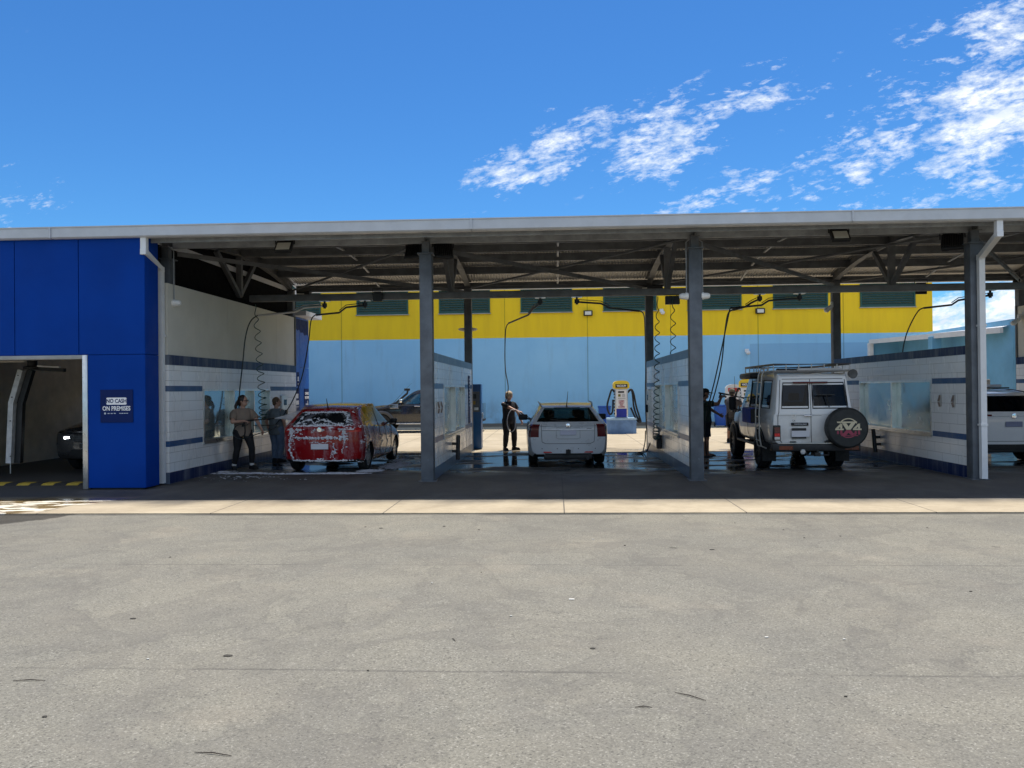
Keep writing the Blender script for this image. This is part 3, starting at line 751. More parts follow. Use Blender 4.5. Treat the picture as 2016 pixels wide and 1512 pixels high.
s = flat_sign('cash_sign', 'navy NO CASH ON PREMISES sign on the blue pillar', 'sign', -7.63, 13.386, 1.455, .58, .57,
              [('NO CASH', .098, 0, .085, .0020, BLUED, .84), ('ON PREMISES', .108, 0, -.045, .0026, LWHITE, .78)])
mm = MB(); n = 8; pl = []
for cx, cz, a0 in ((.16, .125, 0), (-.16, .125, 90), (-.16, .045, 180), (.16, .045, 270)):
    for k in range(5): an = R(a0+k*22.5); pl.append((cx+.022*math.cos(an), cz+.022*math.sin(an)))
mm.prism(pl, 1, -.003, 0); mm.build('white_badge', LWHITE, s)
mm = MB()
mm.lathe((-.205, -.001, -.128), (0, -1, 0), [(.018, 0), (.018, .002), (0, .002)], 14)
for a, b in ((-.16, -.125), (-.105, -.07), (-.05, -.015), (.05, .075), (.085, .12), (.13, .165), (.175, .205)): mm.box(a, b, -.003, 0, -.135, -.121)
mm.build('fine_print', M('grey_lettering', (.45, .5, .58), .5), s)
s = flat_sign('arrow_sign', 'navy CHANGE MACHINE sign with white arrow on the bright blue wall end', 'sign', -7.288, 22.86, 1.42, .42, .66,
              [('CHANGE', .105, 0, .19, .004, LWHITE, .82), ('MACHINE', .105, 0, .07, .004, LWHITE, .80)], 'right', group='navy signs by the change machine')
mm = MB().box(-.10, .08, -.003, 0, -.135, -.105); mm.prism([(.04, -.02), (.075, -.02), (.135, -.12), (.075, -.22), (.04, -.22), (.09, -.12)], 1, -.003, 0); mm.build('arrow', LWHITE, s)
s = flat_sign('service_sign', 'navy sign with two white text panels behind the person in jeans', 'sign', -7.288, 21.98, 1.42, .46, .70, [], 'right', group='navy signs by the change machine')
mm = MB().box(-.20, .12, -.003, 0, .06, .19); mm.box(-.20, .16, -.003, 0, -.12, .00); mm.box(-.20, .16, -.003, 0, -.19, -.17); mm.build('text_panel', LWHITE, s)
s = flat_sign('service_sign', 'small upright navy sign with a white symbol above the text sign', 'sign', -7.288, 22.10, 2.02, .20, .40, [], 'right', group='navy signs by the change machine')
mm = MB().lathe((0, 0, .03), (0, -1, 0), [(.05, 0), (.05, .003), (0, .003)], 14); mm.box(-.06, .06, -.003, 0, -.05, -.015); mm.box(-.05, .05, -.003, 0, -.14, -.125); mm.build('symbol', LWHITE, s)

# things in the tunnel
def wash_arm():
    t = thing('overhead_washer', 'hanging white and black L-shaped wash arm inside the dark tunnel', 'washer', (-10.6, 15.3, 2.3))
    B = lambda m, n, ma, **k: m.build(n, ma, t, world=True, **k)
    B(MB().rbox(-11.0, -10.0, 15.0, 15.6, 2.44, 2.7, .03), 'trolley', BLACK)
    B(MB().rbox(-10.98, -10.35, 14.9, 14.98, 2.30, 2.44, .02), 'light_cover', M('milky_cover', (.6, .56, .5), .4))
    B(MB().lathe((-10.45, 15.3, 2.44), (0, 0, -1), [(.12, 0), (.13, .06), (.09, .10), (.09, .2), (.16, .22), (.16, .27), (0, .28)], 18), 'swivel', BLACK, smooth=35)
    B(MB().bar((-10.45, 15.3, 2.19), (-9.78, 15.3, 2.15), .09, .07), 'counter_arm', BLACK)
    B(MB().bar((-10.3, 15.25, 2.235), (-9.85, 15.25, 2.205), .06, .03), 'counter_cover', WHITE)
    for dx, dy, mt, n, wd in ((0, -.05, M('scuffed_white_plastic', (.62, .62, .62), .4, 0, .2, 6.), 'white_cover', .105), (.13, .03, BLACK, 'arm', .12)):
        pts = [Vector((-10.60+dx*1.1, 15.25+dy, 2.16)), Vector((-10.80+dx, 15.25+dy, 1.50)), Vector((-10.86+dx, 15.25+dy, .31))]
        m = MB(); m.bar(pts[0], pts[1], wd, .10, (0, 1, 0)); m.bar(pts[1]+Vector((0, .001, .02)), pts[2], wd, .098, (0, 1, 0)); B(m, n, mt)
    B(MB().tube([(-10.86, 15.22, .31), (-10.86, 15.22, .10)], .012, 8), 'nozzle', ALU)
    m = MB()
    for z in (2.05, 1.62, 1.15, .45): m.lathe((-10.60-.2*min(1, (2.16-z)/.66), 15.14, z), (0, -1, 0), [(.012, 0), (.012, .01), (0, .01)], 8)
    B(m, 'bolt', BLACK)
wash_arm()
def speed_hump():
    t = thing('speed_hump', 'black and yellow striped rubber hump across the tunnel floor', 'speed hump', (-10.5, 14.3, 0))
    Y = M('faded_yellow_rubber', (.40, .28, .03), .6, 0, .2, 8.); x = -12.9; k = 0
    while x < -8.35:
        x2 = min(x+.235, -8.32); d = .09
        prof = [(-.15, 0.), (-.11, .035), (.0, .05), (.11, .035), (.15, 0.)]
        vs = [(a+(.06 if i else -.0)*0+q*.55, 14.2+q, z) for i, a in enumerate((x+.004, x2-.004)) for q, z in prof]
        m = MB().add(vs, [(i, i+1, 6+i, 5+i) for i in range(4)]+[(0, 1, 2, 3, 4), (9, 8, 7, 6, 5)])
        m.build('hump_block', Y if k % 2 else RUB, t, world=True); x = x2; k += 1
speed_hump()
def conduit():
    t = thing('switch_box', 'small dark box with conduit on the beige tunnel wall', 'switch box', (-12.985, 21.5, 1.4), R(90))
    MB().rbox(-.13, .13, -.12, 0, -.14, .14, .02).build('box', BLACK, t)
    MB().tube([(-.04, -.04, .14), (-.04, -.04, 1.4)], .025, 8).build('conduit', M('grey_conduit', (.14, .135, .13), .5), t)
conduit()

# ------------------------------------------------------------------ rear building
WY = 35.4
def rear_building():
    t = thing('rear_building', 'large windowless building painted yellow above pale blue', 'building', (2, WY, 0))
    x0, x1, h = -18., 16.4, 8.6
    MB().box(x0, x1, WY, WY+22, 0, h).build('wall', WALL2, t, world=True)
    MB().box(x0-.1, x1+.1, WY-.06, WY+22.1, h, h+.25).build('parapet_cap', WHITE, t, world=True)
    for a, b in ((-12.9, -10.6), (-8.95, -6.60), (-5.2, -2.9), (-1.53, .77), (2.15, 4.5), (5.86, 8.21), (9.58, 11.94), (13.32, 15.67)):
        f = MB(); z0, z1 = 5.10, 6.55; w_ = .07
        f.box(a, b, WY-.05, WY-.002, z0, z0+w_); f.box(a, b, WY-.05, WY-.002, z1-w_, z1); f.box(a, a+w_, WY-.05, WY-.002, z0+w_, z1-w_); f.box(b-w_, b, WY-.05, WY-.002, z0+w_, z1-w_)
        fr = f.build('louvre_window', GREENL, t, world=True)
        m = MB(); z = z0+w_
        while z < z1-w_-.02:
            m.add([(a+w_, WY-.045, z), (b-w_, WY-.045, z), (b-w_, WY-.005, z+.10), (a+w_, WY-.005, z+.10), (a+w_, WY-.005, z-.0), (b-w_, WY-.005, z)], [(0, 1, 2, 3), (0, 1, 5, 4)]); z += .105
        l = m.build('slats', M('green_louvre_slat', (.008, .052, .043), .5, 0, .1), t, world=True); l.parent = fr; l.matrix_parent_inverse.identity()
        MB().box(a-.04, b+.04, WY-.075, WY-.002, z0-.035, z0-.001).build('sill', M('grey_metal_trim'), t, world=True)
    return t
rear_building()
def wall_light(x, z, label):
    t = thing('wall_light', label, 'wall light', (x, WY, z))
    MB().rbox(-.20, .20, -.16, 0, -.12, .12, .03).build('housing', BLACK, t)
    MB().box(-.14, .14, -.168, -.16, -.08, .07).build('lens', LED, t)
wall_light(1.47, 5.02, 'small black floodlight high on the yellow wall above the wagon')
wall_light(9.0, 5.0, 'small black floodlight on the yellow wall behind the crossing booms')
def dome_cam(x, z, label):
    t = thing('dome_camera', label, 'security camera', (x, WY, z))
    MB().rbox(-.10, .06, -.12, 0, -.06, .09, .02).build('bracket', WHITE, t)
    MB().ell((.02, -.13, -.08), (.10, .10, .09)).build('dome', WHITE, t, smooth=60)
dome_cam(4.73, 5.07, 'white dome camera on the yellow wall behind the coiled hoses')
dome_cam(8.43, 3.25, 'white wall fitting on the pale blue wall above the hoses')

# ------------------------------------------------------------------ right: pale blue shelter and what shows beyond
def shelter():
    t = thing('blue_shelter', 'sky blue vacuum shelter with white fascia behind the right-hand bays', 'shelter', (13.4, 28, 0))
    B = lambda m, n, ma, **k: m.build(n, ma, t, world=True, **k)
    wv = [(13.62, 24.4), (13.80, 24.42), (14.3, 34.4), (14.12, 34.4)]; zt = (3.62, 3.62, 3.68, 3.68)
    m = MB(); m.add([(a, b, 0) for a, b in wv]+[(a, b, z) for (a, b), z in zip(wv, zt)], [(0, 1, 2, 3), (4, 5, 6, 7), (0, 1, 5, 4), (1, 2, 6, 5), (2, 3, 7, 6), (3, 0, 4, 7)])
    B(m, 'wall', LBLUE)
    a, b = Vector((13.42, 24.62, 3.31)), Vector((12.88, 33.2, 3.47))
    B(MB().bar(a, b, .10, .17), 'fascia', WHITE)
    B(MB().add([(13.60, 24.6, 3.44), (14.1, 34.3, 3.6), (12.86, 33.2, 3.53), (13.38, 24.62, 3.39)], [(0, 1, 2, 3)]), 'roof', WHITE)
    B(MB().rbox(13.08, 13.40, 28.3, 28.6, 0, 3.36, .01), 'post', LBLUE)
    B(MB().rbox(12.80, 12.98, 33.1, 33.3, 0, 3.4, .01), 'post', WHITE)
    B(MB().box(12.9, 14.1, 33.3, 33.45, 0, 3.5), 'end_wall', LBLUE)
shelter()
def cabinet():
    t = thing('meter_cabinet', 'grey metal cabinet standing against the sky blue shelter wall', 'cabinet', (12.05, 23.3, 0))
    MB().rbox(-.22, .22, -.2, .2, .02, 1.82, .015).build('case', M('beige_grey_metal', (.33, .31, .28), .5), t)
    MB().box(-.19, .19, -.21, -.2, .1, 1.74).build('door', M('beige_grey_metal2', (.37, .35, .32), .5), t)
cabinet()
def far_right():
    t = thing('brick_house', 'low brown brick house beyond the yard at far right', 'house', (26, 44, 0))
    MB().box(-4, 8, 0, 6, 0, 2.75).build('wall', M('brown_brick', (.30, .17, .08), .7, 0, .2, 6.), t)
    MB().prism([(-.6, 2.75), (6.6, 2.75), (3, 4.2)], 0, -4.5, 8.5).build('roof', M('green_roof', (.05, .09, .06), .6), t)
    t = thing('rubbish_bin', 'tall dark green bin between shelter and right-hand wall', 'bin', (14.05, 25.2, 0))
    MB().rbox(-.28, .28, -.28, .28, .05, 1.75, .03).build('body', M('dark_green_plastic', (.02, .03, .022), .5), t)
    MB().rbox(-.31, .31, -.31, .31, 1.75, 1.83, .03).build('lid', M('dark_green_plastic'), t)
    tree((33.5, 60.), 5.2, 1.9, 'grey green tree far behind the shelter at right edge')
def tree(xy, h, cr, label):
    t = thing('gum_tree', label, 'tree', (xy[0], xy[1], 0), group=None)
    rnd = random.Random(int(xy[0]*10))
    BK = M('tree_bark', (.16, .12, .09), .8, 0, .3, 8.)
    MB().tube([(0, 0, 0), (.1, 0, h*.35), (.05, .1, h*.6), (.0, .1, h*.85)], [.2, .15, .10, .03], 8).build('trunk', BK, t)
    m = MB()
    for i in range(7):
        a = rnd.uniform(0, 6.28); z = h*rnd.uniform(.4, .7); r = cr*rnd.uniform(.5, .9)
        m.tube([(.05, .05, z), (r*.5*math.cos(a), r*.5*math.sin(a), z+h*.12), (r*math.cos(a), r*math.sin(a), z+h*.2)], [.06, .04, .015], 5)
    m.build('limbs', BK, t)
    cl = [(rnd.gauss(0, cr*.45), rnd.gauss(0, cr*.45), h*.68+rnd.gauss(0, h*.13), rnd.uniform(.35, .75)) for _ in range(26)]
    for mi, ma in enumerate((M('leaf_dark', (.045, .075, .035), .55, 0, .3), M('leaf_light', (.10, .13, .06), .5, 0, .3))):
        m = MB()
        for cx, cy, cz, r in cl:
            for _ in range(70):
                p = Vector((rnd.gauss(0, 1), rnd.gauss(0, 1), rnd.gauss(0, .7)))*r*.5+Vector((cx, cy, cz))
                d = Vector((rnd.gauss(0, 1), rnd.gauss(0, 1), rnd.gauss(0, 1))).normalized(); e = d.orthogonal().normalized()
                l = rnd.uniform(.10, .2); m.add([p-d*l, p+e*l*.35, p+d*l, p-e*l*.35], [(0, 1, 2, 3)])
        m.build('crown', ma, t)
far_right()
# ------------------------------------------------------------------ vehicles
def st(y, w, zb, zs, wr, zr, yb=None, yr=None, zm=None):
    """one ring of the body: half-section from sill (v=0) to roof centre (v=7)"""
    yb = y if yb is None else yb; yr = y if yr is None else yr; zm = (zb+zs)*.52 if zm is None else zm
    return [Vector((w*.86, yb, zb)), Vector((w*.965, yb, zb+.10)), Vector((w, (yb+y)/2, zm)), Vector((w*.985, y, zs-.07)), Vector((w*.945, y, zs)),
            Vector((wr, yr, zr-.055)), Vector((wr*.82, yr, zr-.012)), Vector((0, yr, zr))]
class Car:
    SUB = 6; NX = 28
    def __init__(s, rings, L, bulge_f=.10, bulge_r=.06):
        s.L = L; s.bf, s.br = bulge_f, bulge_r; S = s.SUB
        rows = [crom([r[k] for r in rings], S) for k in range(8)]          # along the car
        s.nu = len(rows[0]); s.nv = 7*S+1
        s.g = []
        for i in range(s.nu):
            c = [rows[k][i] for k in range(8)]; q = crom(c, S)
            for k in range(S): q[4*S+k] = c[4].lerp(c[5], k/S)               # flat side glass
            s.g.append(q)
    def P(s, u, v, side=1, out=0.):
        """point on the side surface, out = lifted along the outward normal"""
        def at(u, v):
            a = min(max(u*s.SUB, 0), s.nu-1.001); b = min(max(v*s.SUB, 0), s.nv-1.001); i, j = int(a), int(b); f, h = a-i, b-j
            p = s.g[i][j].lerp(s.g[i+1][j], f).lerp(s.g[i][j+1].lerp(s.g[i+1][j+1], f), h); return p
        p = at(u, v); n = (at(u+.05, v)-at(u-.05, v)).cross(at(u, v+.05)-at(u, v-.05)).normalized()
        if n.x < 0 and v < 5: n = -n
        if v >= 5 and n.z < 0: n = -n
        p = p+n*out; return Vector((p.x*side, s.L/2-p.y, p.z))
    def C(s, v, t, rear=True, out=0.):
        """point on the rear (or front) face: v up the ring, t across"""
        i = s.nu-1 if rear else 0; b = min(max(v*s.SUB, 0), s.nv-1.001); j = int(b); p = s.g[i][j].lerp(s.g[i][j+1], b-j)
        w0 = max(q.x for q in s.g[i]); k = (s.br if rear else -s.bf)*(1-t*t)*p.x/w0
        y = p.y+k+(out if rear else -out); return Vector((p.x*t, s.L/2-y, p.z))
    def z2v(s, z, rear=True):
        i = s.nu-1 if rear else 0
        for j in range(s.nv-1):
            if s.g[i][j].z <= z <= s.g[i][j+1].z: return (j+(z-s.g[i][j].z)/max(1e-6, s.g[i][j+1].z-s.g[i][j].z))/s.SUB
        return 0
    def shell(s, side_mat, cap_mat, wheels, wr_arch, mats, parts, root):
        m = MB(); S = s.SUB
        for sd in (1, -1):
            for i in range(s.nu-1):
                for j in range(s.nv-1):
                    q = [s.g[a][b] for a, b in ((i, j), (i+1, j), (i+1, j+1), (i, j+1))]
                    m.cur = side_mat((i+.5)/S, (j+.5)/S, sd); m.add([(p.x*sd, s.L/2-p.y, p.z) for p in q], [(0, 1, 2, 3)])
        for rear in (False, True):
            for j in range(s.nv-1):
                for k in range(s.NX):
                    t0, t1 = -1+2*k/s.NX, -1+2*(k+1)/s.NX; v0, v1 = j/S, (j+1)/S-1e-6
                    m.cur = cap_mat(rear, (v0+v1)/2, (t0+t1)/2); m.add([s.C(v0, t0, rear), s.C(v0, t1, rear), s.C(v1+1e-6, t1, rear), s.C(v1+1e-6, t0, rear)], [(0, 1, 2, 3)])
        m.cur = 1
        for i in range(s.nu-1):                                             # floor pan
            for k in range(s.NX):
                t0, t1 = -1+2*k/s.NX, -1+2*(k+1)/s.NX
                def F(a, t):
                    if a == 0: return s.C(0, t, False)
                    if a == s.nu-1: return s.C(0, t, True)
                    p = s.g[a][0]; return Vector((p.x*t, s.L/2-p.y, p.z))
                m.add([F(i, t0), F(i, t1), F(i+1, t1), F(i+1, t0)], [(0, 1, 2, 3)])
        o = m.build('tmp', mats, merge=True)
        # clean the mesh, then cut the wheel arches
        bm = bmesh.new(); bm.from_mesh(o.data); bmesh.ops.remove_doubles(bm, verts=bm.verts, dist=.0006); bmesh.ops.dissolve_degenerate(bm, edges=bm.edges, dist=.0004)
        bmesh.ops.recalc_face_normals(bm, faces=bm.faces); bm.to_mesh(o.data); bm.free()
        cut = MB(); cut.cur = 2
        for x, y, z, r in wheels:
            a = .30; cut.tube([(x*1.6, y, z), (x-math.copysign(a, x), y, z)], r*wr_arch, 36)
        co = cut.build('tmpc', mats)
        b = o.modifiers.new('b', 'BOOLEAN'); b.operation = 'DIFFERENCE'; b.object = co; b.solver = 'EXACT'; b.material_mode = 'INDEX'
        me = bake(o); bpy.data.objects.remove(o); bpy.data.objects.remove(co)
        out = {}
        for name, idx in parts:
            idx = idx if isinstance(idx, (list, tuple)) else [idx]
            bm = bmesh.new(); bm.from_mesh(me)
            bmesh.ops.delete(bm, geom=[f for f in bm.faces if f.material_index not in idx], context='FACES')
            if not bm.faces: bm.free(); continue
            for f in bm.faces: f.smooth = True
            e = bpy.data.meshes.new(name); bm.to_mesh(e); bm.free()
            for mt in mats: e.materials.append(mt)
            e.set_sharp_from_angle(angle=R(32))
            ob = bpy.data.objects.new(name, e); link(ob); ob.parent = root; out.setdefault(name, ob)
        return out
    def line(s, m, pts, r=.006, out=.0015, cap=None, sides=(1, -1)):
        """shut line along (u, v) or (v, t) points"""
        q = []
        for (a, b), (c, d) in zip(pts[:-1], pts[1:]):
            for k in range(7): q.append((a+(c-a)*k/6, b+(d-b)*k/6))
        if cap is None:
            for sd in sides: m.tube([s.P(a, b, sd, out) for a, b in q], r, 5)
        else: m.tube([s.C(a, b, cap, out) for a, b in q], r, 5)

def wheel_mesh(r, wd, rim, spokes, rimmat, tyre=RUB, knob=False):
    """returns a builder that hangs wheel > tyre, rim under a car"""
    def mk(root, x, y, z):
        sd = 1 if x > 0 else -1
        wv = bpy.data.objects.new('wheel', None); link(wv); wv.parent = root; wv.location = (x, y, z); wv.empty_display_size = .1
        h = wd/2; p = [(rim*.98, -h*.82), (rim*1.04, -h), (r*.93, -h*.98), (r*.985, -h*.80), (r, -h*.45), (r, h*.45), (r*.985, h*.80), (r*.93, h*.98), (rim*1.04, h), (rim*.98, h*.82), (rim*.95, h*.3), (rim*.95, -h*.82)]
        m = MB().lathe((0, 0, 0), (sd, 0, 0), p, 40)
        if knob:
            for k in range(26):
                a = 2*math.pi*k/26; c, q = math.cos(a), math.sin(a)
                for o in (-.32, .0, .32):
                    m.bar((o*wd, c*(r-.012), q*(r-.012)), (o*wd, c*(r+.010), q*(r+.010)), wd*.22, .05, (1, 0, 0))
        m.build('tyre', tyre, wv, smooth=40)
        d = MB().lathe((0, 0, 0), (sd, 0, 0), [(rim*.97, h*.84), (rim*.90, h*.80), (rim*.86, h*.2), (rim*.4, -h*.1), (0, -h*.1)], 32)
        for k in range(spokes):
            a = 2*math.pi*k/spokes+.3; c, q = math.cos(a), math.sin(a)
            d.bar((sd*h*.62, c*rim*.12, q*rim*.12), (sd*h*.72, c*rim*.93, q*rim*.93), rim*.17, .03, (1, 0, 0))
        d.lathe((0, 0, 0), (sd, 0, 0), [(rim*.22, h*.2), (rim*.22, h*.74), (rim*.1, h*.80), (0, h*.80)], 16)
        d.build('rim', rimmat, wv, smooth=35)
    return mk
def plate(root, p, w_, h_, mat, txt=None, tm=None, rot=FACE_CAM, size=.075, name='number_plate'):
    o = MB().rbox(-w_/2, w_/2, -.006, .006, -h_/2, h_/2, .004, 1).build(name, mat, root); o.location = p
    if txt: text(txt, size, tm, o, (0, -.009, 0), FACE_CAM, width=.9)
    return o
PLATE = M('white_number_plate', (.66, .66, .70), .4, 0, .04)
REDL = M('red_lamp_lens', (.30, .008, .008), .12, 0, .1, coat=.6); CLEARL = M('clear_lamp_lens', (.55, .56, .58), .1, .3, .05)
SMOKEL = M('smoked_red_lens', (.11, .012, .014), .12, 0, .1, coat=.5)
AMBER = M('amber_lens', (.5, .12, .01), .15)
PANELG = M('panel_gap', (.01, .01, .01), .7)
ARCHD = M('wheel_arch_liner', (.008, .008, .008), .85)
SEAT = M('dark_seat_fabric', (.02, .02, .022), .85)
ALLOY = M('silver_alloy', (.42, .43, .45), .3, .8, .1, 8.)
def seats(root, rows, w_, z, name='seat'):
    for y in rows:
        for x in (-w_, w_):
            m = MB(); m.rbox(x-.24, x+.24, y-.06, y+.08, z, z+.42, .06); m.rbox(x-.24, x+.24, y-.1, y+.42, z-.12, z+.04, .05); m.rbox(x-.13, x+.13, y-.03, y+.06, z+.45, z+.64, .04)
            m.build(name, SEAT, root, smooth=50)
def mirror(car, root, u, v, mats, sz=(.11, .07, .075)):
    for sd in (1, -1):
        p = car.P(u, v, sd); m = MB()
        m.bar(p, p+Vector((sd*.10, 0, .02)), .05, .04); m.rbox(p.x+sd*.06-(0 if sd > 0 else sz[0]*2), p.x+sd*.06+(sz[0]*2 if sd > 0 else 0), p.y-sz[1], p.y+sz[1]*.7, p.z-.02, p.z+sz[2]*2-.02, .03)
        m.build('mirror', mats, root, smooth=50)

def hatchback():
    root = thing('red_hatchback', 'small red hatchback streaked with white soap foam', 'car', (-4.76, 17.9, 0), R(-2))
    root.scale = (.985, .96, .945)
    L = 3.84
    rg = [st(.05, .70, .26, .58, .60, .66), st(.20, .82, .19, .66, .68, .76), st(.60, .86, .17, .80, .72, .90), st(1.08, .865, .17, .92, .74, .985, yr=1.1),
          st(1.35, .867, .17, .95, .66, 1.43, yr=1.88), st(2.2, .867, .17, .975, .665, 1.50), st(3.0, .868, .17, 1.01, .65, 1.475, zm=.62),
          st(3.60, .872, .20, 1.02, .62, 1.40, yr=3.40, yb=3.58), st(3.76, .80, .25, .985, .585, 1.345, yr=3.51, yb=3.74)]
    for r in rg[4:]: r[5].z -= .03; r[6].z -= .012
    c = Car(rg, L, .12, .19); U = 8
    wheels = [(x, L/2-y, .295, .295) for x in (-.74, .74) for y in (.72, 3.17)]
    red = soapy('soapy_red_paint', (.26, .003, .006), .61, .22, coat=.5); rg_ = soapy('soapy_dark_glass', (.006, .008, .010), .605, .10, coat=.0)
    rl = soapy('soapy_tail_lamp', (.55, .016, .012), .66, .1)
    mats = [red, BLACK, ARCHD, rg_, rg_, rg_, rl, rl, CLEARL]; mats += [mats[-1]]*(9-len(mats))+[mats[5]]
    def side(u, v, sd):
        if 3.08 < u < 3.95 and v > 5.1: return 4
        if 4.1 < v < 4.92:
            if 3.75 < u < 5.1 or 5.2 < u < 6.15 or 6.25 < u < 6.75-.5*(v-4): return 5 if sd > 0 else 9
        if u > U-.55 and 2.75 < v < 3.85: return 6 if sd > 0 else 7
        if u < .9 and 3. < v < 4.2: return 8
        return 1 if v < .6 else 0
    def cap(rear, v, t):
        if rear:
            if 4.15 < v < 5.5 and abs(t) < .90: return 3
            if 2.75 < v < 3.85 and abs(t) > .70: return 6 if t > 0 else 7
            return 1 if v < .55 else 0
        return 1 if (1.2 < v < 2.2 and abs(t) < .6) or v < .4 else (8 if 2.8 < v < 4 and abs(t) > .6 else 0)
    c.shell(side, cap, wheels, 1.20, mats, [('body', [0, 1, 2]), ('rear_window', 3), ('windscreen', 4), ('side_windows', 5), ('side_windows', 9), ('tail_light', 6), ('tail_light', 7), ('headlights', 8)], root)
    g = MB()
    c.line(g, [(2.35, -.72), (2.35, .72)], cap=True); c.line(g, [(2.35, .72), (4., .76)], cap=True); c.line(g, [(2.35, -.72), (4., -.76)], cap=True)
    g.build('shut_lines', PANELG, root)
    for sd in (1, -1):
        g = MB(); c.line(g, [(3.6, .6), (3.6, 4.0)], sides=(sd,)); c.line(g, [(5.15, .6), (5.15, 4.9)], sides=(sd,)); c.line(g, [(3.6, .6), (5.6, .6)], .004, sides=(sd,)); g.build('shut_lines', PANELG, root)
    mk = wheel_mesh(.295, .185, .205, 10, ALLOY)
    for x, y, z, r in wheels: mk(root, x, y, z)
    plate(root, c.C(1.78, 0, True, .012), .37, .12, PLATE)
    b = MB().lathe((0, 0, 0), (0, -1, 0), [(.055, 0), (.05, .012), (0, .014)], 20); o = b.build('badge', CHROME, root, smooth=40); o.location = c.C(3.25, 0, True, .0)
    p = c.P(6.9, 7, 1); MB().tube([p, p+Vector((0, -.02, .03)), p+Vector((.0, -.10, .20))], [.018, .012, .006], 8).build('antenna', BLACK, root)
    a, b_ = c.C(4.35, .05, True, .012), c.C(4.5, -.55, True, .014); MB().bar(a, b_, .02, .015).build('rear_wiper', BLACK, root)
    m = MB(); m.rbox(-.12, .12, -L/2-.02, -L/2+.06, .30, .36, .01); m.build('tow_bracket', BLACK, root)
    for t in (-.82, .80):
        p = c.C(3.25, t, True, .02); MB().rbox(p.x-.075, p.x+.075, p.y-.002, p.y+.012, p.z-.012, p.z+.016, .004, 1).build('reverse_lamp', M('pale_lamp_strip', (.72, .70, .72), .25), root)
    mirror(c, root, 3.75, 4.15, BLACK, (.085, .05, .055))
    # foam clinging to ledges
    rnd = random.Random(3); FO = M('soap_foam', (.70, .72, .76), .8, 0, .08, 20., .4, 80); m = MB()
    def blob(p, r): r *= .75; m.ell(p, (r*rnd.uniform(.8, 1.6), r*.45, r*rnd.uniform(.45, 1.)), 7, 5)
    for k in range(120):
        t = rnd.uniform(-.7, .72); blob(c.C(2.40+rnd.gauss(0, .06), t, True, .004), rnd.uniform(.010, .030))
    for k in range(110):
        t = rnd.gauss(.15, .5)
        if abs(t) < .85: blob(c.C(4.12+abs(rnd.gauss(0, .10)), t, True, .004), rnd.uniform(.010, .028))
    for t0, v0, n in ((-.80, 3.1, 70), (-.55, 3.5, 26), (.62, 3.6, 40), (.66, 3.0, 30), (.8, 4.6, 26), (-.72, 4.9, 22), (.35, 1.6, 26), (.02, 3.1, 8), (.0, .9, 24)):
        for k in range(n): blob(c.C(max(.3, v0-abs(rnd.gauss(0, .5))), max(-.98, min(.98, t0+rnd.gauss(0, .05))), True, .004), rnd.uniform(.008, .026))
    for k in range(90): blob(c.C(5.55+rnd.gauss(0, .12), rnd.uniform(-.9, .9), True, .003), rnd.uniform(.010, .028))
    for k in range(150):
        blob(c.C(.25+rnd.gauss(0, .12), rnd.uniform(-.9, .95), True, .004), rnd.uniform(.010, .026))
    for k in range(120): blob(c.P(rnd.uniform(4, 7.9), rnd.choice((.25, 2.2, 3.9, 5.2))+rnd.gauss(0, .15), 1, .004), rnd.uniform(.008, .022))
    def run(path, r, cap=True, n=7):
        q = []
        for (a0, b0), (a1, b1) in zip(path[:-1], path[1:]):
            for k in range(n): q.append((a0+(a1-a0)*k/n+rnd.gauss(0, .06), b0+(b1-b0)*k/n+rnd.gauss(0, .022)))
        P = crom([c.C(max(.15, min(6.6, a)), max(-.97, min(.97, b)), True, .004) if cap else c.P(a, b, 1, .004) for a, b in q], 3)
        m.tube(P, [r*max(.04, rnd.gauss(.48, .42)) for _ in P], 7)
    run([(4.25, -.78), (4.55, -.5), (4.35, -.2), (4.6, .1), (4.3, .35), (4.2, .7)], .022); run([(4.45, -.6), (4.75, -.3), (4.55, .05), (4.5, .3)], .015); run([(4.9, -.75), (5.2, -.55), (5.35, -.2)], .016); run([(4.4, .78), (4.9, .8), (5.3, .72)], .026)
    run([(5.5, -.8), (5.6, -.3), (5.5, .2), (5.58, .8)], .022); run([(4.08, -.8), (4.12, 0), (4.08, .8)], .024); run([(2.42, -.66), (2.36, -.2), (2.42, .2), (2.38, .62)], .026)
    run([(3.9, -.82), (3.2, -.86), (2.4, -.83), (1.6, -.86), (.6, -.8)], .026); run([(3.8, -.6), (3.3, -.66), (2.6, -.62)], .020); run([(3.7, .5), (3.3, .62), (2.6, .60), (2.2, .66)], .022); run([(2.4, .62), (1.8, .60), (1.2, .58)], .014)
    run([(3.5, -.1), (3.1, -.16), (2.8, -.2)], .016); run([(3.5, .06), (3.0, .12)], .010); run([(1.9, .34), (1.5, .42), (1.25, .36)], .026); run([(2.1, -.25), (2.05, .0), (2.1, .3)], .014); run([(.3, -.8), (.35, -.3), (.25, .2), (.35, .8)], .016)
    for u0 in (3.9, 4.5, 5.0, 5.7, 6.4, 6.9): run([(u0, 3.8), (u0+.05, 2.8), (u0-.05, 1.6), (u0, .6)], .010, False)
    o = m.build('foam', FO, root, smooth=60); o['kind'] = 'stuff'; o['label'] = 'white soap foam clinging to the red paint'
hatchback()

